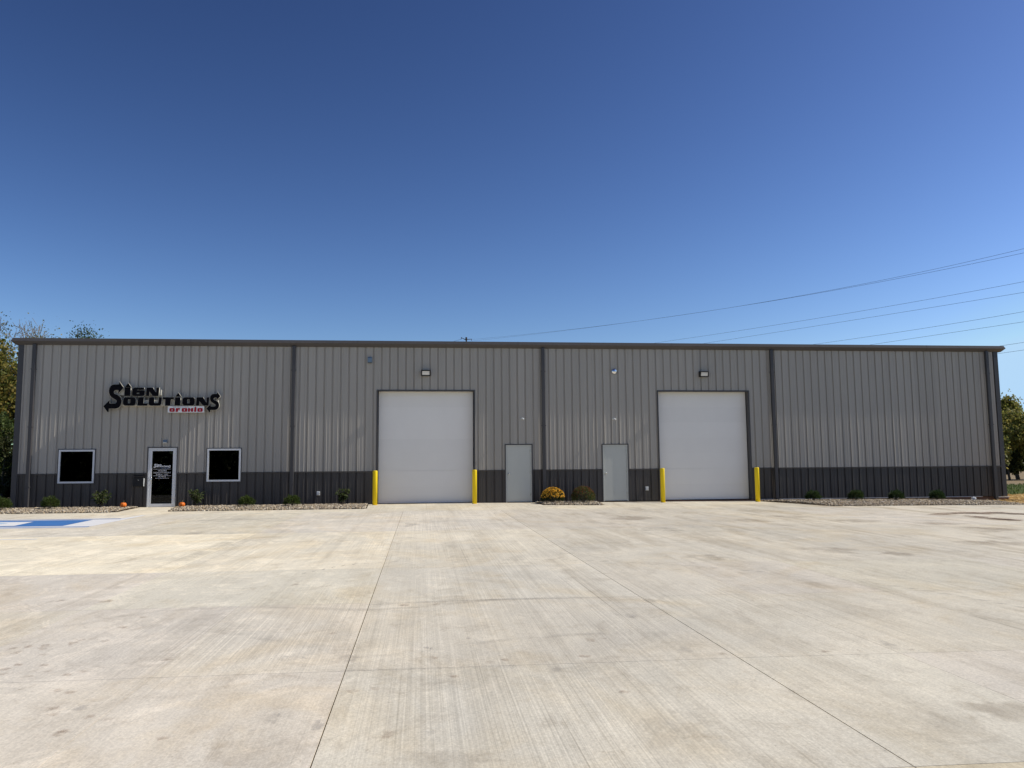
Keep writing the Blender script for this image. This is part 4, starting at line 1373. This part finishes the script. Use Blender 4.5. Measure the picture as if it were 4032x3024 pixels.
def mum(px, y, w, hh, label, kind):
    p = at(px, 1955, y)
    z = mound_fn('M')(p.x, y)
    e = empty('chrysanthemum', (p.x, y, z)); tag(e, label, 'flower', 'potted mums between the grey doors')
    P, d = dome_points(3600, w / 2, w / 2, hh * 0.66, 0.72, 0.03)
    P[:, 2] += hh * 0.32
    P[:, 2] = np.maximum(P[:, 2], 0.01)
    if kind == 'orange':
        lc = [(0.022, 0.035, 0.012), (0.035, 0.055, 0.016), (0.05, 0.07, 0.02)]
    else:
        lc = [(0.05, 0.08, 0.022), (0.075, 0.115, 0.03), (0.10, 0.135, 0.04), (0.12, 0.075, 0.032)]
    o = foliage('leaves', P, d + rng.normal(size=d.shape) * 0.6, rng.uniform(0.03, 0.06, len(P)), lc, None, aspect=0.5); o.parent = e
    o = twigs(16, w * 0.4, hh * 0.7).build('stem', M['bark'], None); o.parent = e
    # blooms: small double rosettes of petals over the top
    nb = 520 if kind == 'orange' else 330
    d = rng.normal(size=(nb * 3, 3)); d[:, 2] = np.abs(d[:, 2]); d /= np.linalg.norm(d, axis=1, keepdims=True)
    thr = 0.12 if kind == 'orange' else 0.32
    keep = (d[:, 2] > thr + rng.normal(size=len(d)) * (0.12 if kind == 'orange' else 0.28))
    d = d[keep][:nb]
    C0 = d * np.array([w / 2, w / 2, hh * 0.66]) * rng.uniform(0.98, 1.05, (len(d), 1)); C0[:, 2] += hh * 0.32
    npet = 9
    P = np.repeat(C0, npet, 0); D = np.repeat(d, npet, 0)
    R = rng.normal(size=P.shape); R -= (R * D).sum(1, keepdims=True) * D; R /= np.linalg.norm(R, axis=1, keepdims=True)
    Nn = R + D * rng.uniform(0.15, 0.9, (len(P), 1))
    if kind == 'orange':
        sz = rng.uniform(0.028, 0.040, len(P)); pc = [(0.86, 0.48, 0.035), (0.90, 0.58, 0.07), (0.80, 0.40, 0.025), (0.92, 0.66, 0.16)]
    else:
        sz = rng.uniform(0.012, 0.024, len(P)); pc = [(0.30, 0.07, 0.03), (0.24, 0.085, 0.035), (0.38, 0.075, 0.035), (0.22, 0.12, 0.045)]
    o = foliage('blooms', P, Nn, sz, pc, None, M['petal'], aspect=0.6); o.parent = e
    o['kind'] = 'stuff'
mum(2177, -0.95, 0.84, 0.57, 'rounded orange-yellow chrysanthemum between the two grey doors', 'orange')
mum(2296, -0.95, 0.86, 0.62, 'rounded green chrysanthemum with dark red buds between the two grey doors', 'red')

# pumpkins
def pumpkin(px, y, r_, label, bed, bumpy=False):
    p = at(px, 1995, y)
    z = (mound_fn(bed)(p.x, y) if bed else h(p.x, y)) + 0.02
    e = empty('pumpkin', (p.x, y, z)); tag(e, label, 'pumpkin', 'small orange pumpkins by the entrance')
    mb = MB()
    nu, nv = 40, 16
    for j in range(nv + 1):
        t = math.pi * j / nv
        for i in range(nu):
            a = 2 * math.pi * i / nu
            k = 1 - 0.085 * abs(math.sin(a * 5)) ** 0.6 * math.sin(t)
            rr = r_ * math.sin(t) ** 0.85 * k if 0 < j < nv else 0.001
            zz = r_ * 0.84 * (1 - math.cos(t)) - 0.22 * r_ * math.exp(-(t / 0.5) ** 2) * 0 - 0.20 * r_ * math.exp(-((math.pi - t) / 0.45) ** 2)
            mb.v.append((rr * math.cos(a), rr * math.sin(a), zz))
    for j in range(nv):
        for i in range(nu):
            i2 = (i + 1) % nu
            mb.f.append((j * nu + i, j * nu + i2, (j + 1) * nu + i2, (j + 1) * nu + i))
    o = mb.build('body', M['pumpkin'], None, smooth=True); o.parent = e
    zt = r_ * 1.5
    o = MB().tube([(0, 0, zt - 0.02), (0.004, 0, zt + 0.02), (0.015, -0.004, zt + 0.05), (0.03, -0.006, zt + 0.062)], [0.02, 0.013, 0.011, 0.012], 7).build('stalk', M['stem'], None, smooth=True); o.parent = e
pumpkin(485, -0.9, 0.112, 'orange pumpkin left of the entrance under the mailbox', 'L1')
pumpkin(716, -1.15, 0.108, 'orange pumpkin right of the glass entrance door', 'L2')

# white capped drain stub by the right corner
cp = at(3834, 1966, -0.8)
e = empty('drain_cleanout', (cp.x, -0.8, h(cp.x, -0.8) - 0.10)); tag(e, 'short white plastic pipe stub at the wall near the right corner', 'pipe')
o = MB().lathe([(0.075, -0.1), (0.075, 0.16), (0.09, 0.162), (0.09, 0.215), (0.075, 0.225), (0.035, 0.227)], 20).build('pipe', M['white_plastic'], None); o.parent = e
o = MB().box(-0.025, 0.025, -0.025, 0.025, 0.226, 0.255).build('plug', M['white_plastic'], None, bevel=0.004); o.parent = e

# ------------------------------------------------------------------ straw-strewn strip right of the building
mb = MB()
NX, NY = 26, 14
def sz_straw(x, y):
    t = max(0.0, min(1.0, (x - 35.0) / 3.0))
    hh = h(x, y) - 0.035
    return hh * (1 - t) + (-0.20) * t - (0.03 if y > 2 else 0) + (0.03 * math.sin(x * 1.3) * math.sin(y * 0.9))
def straw_front(x):
    return -3.97 - max(0, x - 36) * 0.052
gx = np.linspace(35.2, 62, NX + 1)
for i in range(NX):
    for j in range(NY):
        xa, xb = gx[i], gx[i + 1]
        def P_(x, j):
            y = straw_front(x) + (8.3 - straw_front(x)) * j / NY
            return (x, y, sz_straw(x, y))
        mb.quad(P_(xa, j), P_(xb, j), P_(xb, j + 1), P_(xa, j + 1))
o = mb.build('straw_soil', M['soil_straw']); tag(o, kind='structure')
n = 15000
X = rng.uniform(35.2, 52, n); Y = rng.uniform(-4.5, 8.0, n)
k = Y > (-3.95 - np.maximum(0, X - 36) * 0.052)
k &= ~((X < 37.45) & (Y > -0.1))
k &= rng.random(n) < np.clip((X - 35.0) / 2.2, 0.12, 1)
X, Y = X[k], Y[k]; n = len(X)
Z = np.array([sz_straw(x, y) for x, y in zip(X, Y)]) + rng.uniform(0.005, 0.05, n)
a = rng.uniform(0, math.pi, n)
Nn = np.stack([np.cos(a), np.sin(a), rng.uniform(-0.15, 0.25, n)], 1)
V, F = leaf_quads(np.stack([X, Y, Z], 1), Nn, rng.uniform(0.12, 0.32, n), 0.09)
o = fast_mesh('straw', V, F, np.repeat(palette(n, [(0.62, 0.45, 0.20), (0.70, 0.54, 0.27), (0.50, 0.34, 0.14), (0.40, 0.27, 0.12)]), 4, 0), M['straw'])
tag(o, kind='stuff')

# loose grass beside and behind the building
n = 26000
X = np.concatenate([rng.uniform(37.8, 75, n // 2), rng.uniform(-26, -1.2, n // 2)]); Y = np.concatenate([rng.uniform(8.0, 36, n // 2), rng.uniform(-2.8, 16, n // 2)])
Z = np.full(len(X), -0.32); Z[n // 2:] = -0.05
Nn = np.stack([rng.normal(0, 0.35, len(X)), rng.normal(0, 0.35, len(X)), np.ones(len(X))], 1)
V, F = leaf_quads(np.stack([X, Y, Z], 1), Nn, rng.uniform(0.10, 0.22, len(X)), 0.22)
o = fast_mesh('grass', V, F, np.repeat(palette(len(X), [(0.06, 0.10, 0.022), (0.09, 0.13, 0.03), (0.13, 0.14, 0.045)]), 4, 0), M['leaf'])
tag(o, kind='stuff')
# verge: lifts the lawn to the gravel at the left end of the building
mb = MB()
mb.quad((-30, -3.3, -0.07), (-0.9, -3.3, -0.07), (-0.9, 30, -0.1), (-30, 30, -0.1))
o = mb.build('lawn', M['terrain']); tag(o, kind='structure')

# ------------------------------------------------------------------ trees
def tree(name, base, height, spread, label, cols, nleaf, lsize, bare=0.0, group=None, trunk_r=None, crown_lo=0.25, bark=None, seed=0, levels=4):
    r = random.Random(seed)
    e = empty(name, base); tag(e, label, 'tree', group)
    mb = MB(); tips = []
    tr_ = trunk_r or height * 0.018
    def grow(p, d, ln, rad, lev):
        q = p
        pts = [p]; rr = [rad]
        k = 3 if lev < 3 else 2
        for i in range(k):
            d = (d + Vector((r.uniform(-.16, .16), r.uniform(-.16, .16), r.uniform(-0.02, .14)))).normalized()
            q = q + d * (ln / k)
            pts.append(q); rr.append(max(0.011, rad * (1 - 0.42 * (i + 1) / k)))
            if lev >= 1: tips.append((q.copy(), lev))
        mb.tube(pts, rr, 6 if lev < 2 else 4, False)
        if lev >= levels: return
        nb = r.randint(3, 4) if lev < 2 else r.randint(2, 4)
        for i in range(nb):
            an = r.uniform(0, 2 * math.pi)
            tilt = r.uniform(0.35, 0.95) * (spread if lev < 2 else 1)
            s = d.cross(Vector((math.cos(an), math.sin(an), 0.3))).normalized()
            nd = (d * math.cos(tilt) + s * math.sin(tilt)).normalized()
            st = pts[r.randint(1, len(pts) - 1)] if lev > 0 else pts[-1].lerp(pts[1], r.uniform(0, 0.75))
            grow(st, nd, ln * r.uniform(0.5, 0.72), rad * 0.52, lev + 1)
        if lev < 2:
            grow(pts[-1], d, ln * 0.62, rad * 0.58, lev + 1)
    grow(Vector((0, 0, -0.1)), Vector((r.uniform(-.06, .06), r.uniform(-.06, .06), 1)).normalized(), height * 0.36, tr_, 0)
    zmax = max(t[0].z for t in tips)
    k = height / zmax
    mb.v = [(a * k, b * k, c * k) for a, b, c in mb.v]
    o = mb.build('trunk', bark or M['bark'], None); o.parent = e
    T_ = np.array([(t[0].x * k, t[0].y * k, t[0].z * k) for t in tips if t[0].z * k > height * crown_lo])
    if nleaf:
        w = rng.random(len(T_)) > bare
        T2 = T_[w] if w.any() else T_
        ii = rng.integers(0, len(T2), nleaf)
        P = T2[ii] + rng.normal(size=(nleaf, 3)) * height * 0.032
        Nn = rng.normal(size=(nleaf, 3)) + np.array([0, 0, -0.25])
        ctint = rng.uniform(0.75, 1.25, len(T2))[ii]
        V, F = leaf_quads(P, Nn, rng.uniform(0.6, 1.25, nleaf) * lsize, 0.7, 0.1)
        C = palette(nleaf, cols) * ctint[:, None]
        o = fast_mesh('crown', V, F, np.repeat(C, 4, 0), M['leaf']); o.parent = e
    return e

AUT = [(0.18, 0.165, 0.036), (0.24, 0.205, 0.045), (0.13, 0.14, 0.033), (0.28, 0.215, 0.055), (0.095, 0.12, 0.028)]
GRN = [(0.06, 0.095, 0.022), (0.09, 0.13, 0.03), (0.13, 0.15, 0.04), (0.045, 0.07, 0.019)]
OLV = [(0.22, 0.23, 0.055), (0.29, 0.27, 0.07), (0.15, 0.175, 0.042), (0.34, 0.29, 0.085)]

def tree_px(px, top_py, depth, *a, **k):
    p = at_depth(px, top_py, depth)
    z0 = -0.25
    return tree(a[0], (p.x, p.y, z0), p.z - z0, *a[1:], **k)
gl, gr_ = 'trees beside the left end of the building', 'trees across the field on the right'
tree_px(20, 1235, 50, 'autumn_tree', 0.75, 'tall thinning autumn tree at the left edge behind the corner', AUT, 5200, 0.12, bare=0.4, group=gl, seed=21, crown_lo=0.12)
tree_px(55, 1420, 46, 'autumn_tree', 0.85, 'yellowing bushy tree just left of the building corner', AUT, 11000, 0.17, group=gl, seed=22, crown_lo=0.06)
tree_px(-70, 1330, 47, 'autumn_tree', 0.9, 'yellowing tree cut by the left edge of the picture', AUT, 12000, 0.19, group=gl, seed=23, crown_lo=0.06)
tree_px(10, 1640, 43, 'leafy_bush_tree', 1.1, 'low dense green tree at the left edge beside the wall', GRN, 14000, 0.15, group=gl, seed=24, crown_lo=0.02)
tree_px(232, 1250, 62, 'bare_tree', 0.55, 'nearly bare tree showing above the roof line', AUT, 220, 0.09, bare=0.8, group=gl, bark=M['bark_pale'], seed=31, crown_lo=0.75, trunk_r=0.12, levels=5)
tree_px(120, 1278, 60, 'bare_tree', 0.55, 'thin bare twigs above the roof near the left corner', AUT, 90, 0.09, bare=0.8, group=gl, bark=M['bark_pale'], seed=32, crown_lo=0.75, trunk_r=0.11, levels=5)
tree_px(165, 1292, 61, 'bare_tree', 0.5, 'short bare twigs above the roof between two taller tops', AUT, 30, 0.09, bare=0.8, group=gl, bark=M['bark_pale'], seed=33, crown_lo=0.75, trunk_r=0.11, levels=5)
tree_px(335, 1311, 58, 'green_tree', 0.3, 'green treetop peeking over the roof above the sign', GRN, 1700, 0.13, group=gl, seed=34, crown_lo=0.88)
tree_px(3985, 1570, 104, 'field_tree', 0.95, 'green tree at the right edge seen past the building corner', OLV, 15000, 0.36, group=gr_, seed=41, crown_lo=0.10)
tree_px(4090, 1640, 108, 'field_tree', 1.0, 'tree cut by the right edge of the picture', OLV, 12000, 0.36, group=gr_, seed=42, crown_lo=0.08)
tree_px(3900, 1660, 112, 'field_tree', 1.0, 'tree mostly hidden behind the right corner of the building', OLV, 9000, 0.36, group=gr_, seed=43, crown_lo=0.08)
tree_px(4040, 1612, 100, 'field_tree', 1.2, 'ragged tree with low branches at the right edge', OLV, 11000, 0.32, group=gr_, seed=44, crown_lo=0.04)
tree_px(3962, 1690, 99, 'field_tree', 1.3, 'lower spreading tree just right of the building corner', OLV, 10000, 0.30, group=gr_, seed=45, crown_lo=0.03)
for i, (px, top) in enumerate(((3935, 1760), (4005, 1745), (4070, 1760))):
    p = at_depth(px, top, 101 + i)
    tree('thicket_bush', (p.x, p.y, -0.3), max(2.0, p.z + 0.3), 1.3, ['dark thicket bush at the foot of the right trees by the wall', 'dark thicket bush under the right edge tree', 'dark thicket bush cut by the right edge'][i],
         [(0.03, 0.042, 0.013), (0.05, 0.06, 0.018), (0.07, 0.075, 0.022)], 7000, 0.32, group='thicket bushes along the field', seed=50 + i, crown_lo=0.0, levels=3)

for i, (px, top, dep, lb) in enumerate(((20, 1720, 39.5, 'added dark bush for the shade between left trees and corner'), (-60, 1830, 37, 'added dark bush for the shade past the left edge beside the gravel'), (45, 1850, 40, 'added dark bush for the shade behind the left corner of the building'))):
    p = at_depth(px, top, dep)  # dark-leaved bushes added to stand for the shade under the left trees
    tree('thicket_bush', (p.x, p.y, -0.15), p.z + 0.15, 1.3, lb, [(0.03, 0.042, 0.013), (0.05, 0.06, 0.018), (0.07, 0.075, 0.022)], 9000, 0.11, group='added dark bushes by the left corner', seed=60 + i, crown_lo=0.0, levels=3)

# unseen leaf mass added behind the camera to darken the reflection in the glazing
n = 60000
X = rng.uniform(-70, 100, n)
top_ = 9 + 3.0 * np.sin(X * 0.21) + 2.0 * np.sin(X * 0.57 + 1)
Z = -1.5 + rng.random(n) ** 0.8 * (top_ + 1.5)
Y = -84 + rng.normal(0, 3.0, n)
V, F = leaf_quads(np.stack([X, Y, Z], 1), rng.normal(size=(n, 3)), rng.uniform(0.5, 1.0, n), 0.8)
o = fast_mesh('added_woods', V, F, np.repeat(palette(n, GRN + AUT[:2]), 4, 0), M['leaf'])
tag(o, kind='stuff')

# ------------------------------------------------------------------ power line
PD = 130.0
pt = at_depth(1836, 1328, PD)
e = empty('utility_pole', (pt.x, pt.y, -0.3)); tag(e, 'tall dark utility pole with two short arms above the roof', 'pole')
top = pt.z + 0.3
o = MB().tube([(0, 0, 0), (0, 0, top * 0.6), (0, 0, top - 0.55)], [0.20, 0.13, 0.10], 12).build('shaft', M['wood_pole'], None); o.parent = e
o = MB().lathe([(0.10, top - 0.56), (0.145, top - 0.42), (0.145, top - 0.05), (0.12, top)], 12).build('cap', M['wood_pole'], None); o.parent = e
sc = PD / FPX
rx = Vector((_r.x, _r.y, 0)).normalized()
def pp(dx, dz): return (rx.x * dx * sc, rx.y * dx * sc, top - dz * sc)
for (d0, z0_, d1, z1_) in ((-3, 10, -19.5, 1.0), (4, 8.5, 20, 7.5)):
    o = MB().tube([pp(d0, z0_), pp(d1, z1_)], [0.06, 0.04], 8).build('arm', M['wood_pole'], None); o.parent = e
    o = MB().tube([pp(d1, z1_ - 1), pp(d1, z1_ + 6)], [0.05, 0.05], 8).build('insulator', M['wood_pole'], None); o.parent = e

def wire(pts, label, r_=0.0085, d_far=130.0, d_near=46.0):
    """pts: where the wire passes in the picture; it runs in a straight line on plan from the far pole past the right end of the building"""
    P = []
    A = np.array(pts, float)
    deg = 2 if len(pts) > 2 else 1
    cf = np.polyfit(A[:, 0], A[:, 1], deg)
    x0 = A[0, 0] - (0 if abs(A[0, 0] - 1855) < 10 else 160)
    for px in np.linspace(x0, 4800, 40):
        inv = 1 / d_far + (1 / d_near - 1 / d_far) * (px - 1855) / (4032 - 1855)
        P.append(at_depth(px, float(np.polyval(cf, px)), 1 / inv))
    o = MB().tube(P, r_, 6).build('power_wire', M['wire'], None)
    tag(o, label, 'wire', 'power wires over the right half of the roof')
wire([(1855, 1333), (2259, 1300), (2575, 1260), (3155, 1160), (3597, 1074), (4032, 982)], 'uppermost overhead wire rising from the pole to the right edge')
wire([(1857, 1338), (2259, 1302), (2575, 1261), (3155, 1162), (3597, 1079), (4032, 1000)], 'second overhead wire just under the uppermost one')
wire([(2575, 1351), (3281, 1243), (4032, 1109)], 'third overhead wire from the top at the right edge')
wire([(2780, 1351), (3387, 1256), (4032, 1151)], 'fourth overhead wire from the top at the right edge')
wire([(3218, 1354), (3629, 1294), (4032, 1227)], 'fifth overhead wire from the top at the right edge')
wire([(3444, 1355), (4032, 1267)], 'sixth overhead wire from the top at the right edge')
wire([(3945, 1361), (4032, 1348)], 'seventh overhead wire, just above the right end of the gutter')
wire([(3926, 1393), (4032, 1378)], 'lowest overhead wire, below the right end of the gutter')
a_ = at_depth(1816, 1336, 130); b_ = at_depth(1700, 1362, 150)
o = MB().tube([a_, a_.lerp(b_, 0.5) - Vector((0, 0, 0.15)), b_], 0.02, 6).build('power_wire', M['wire'])
tag(o, 'short wire running down to the left from the utility pole', 'wire', 'power wires over the right half of the roof')

bpy.context.view_layer.update()
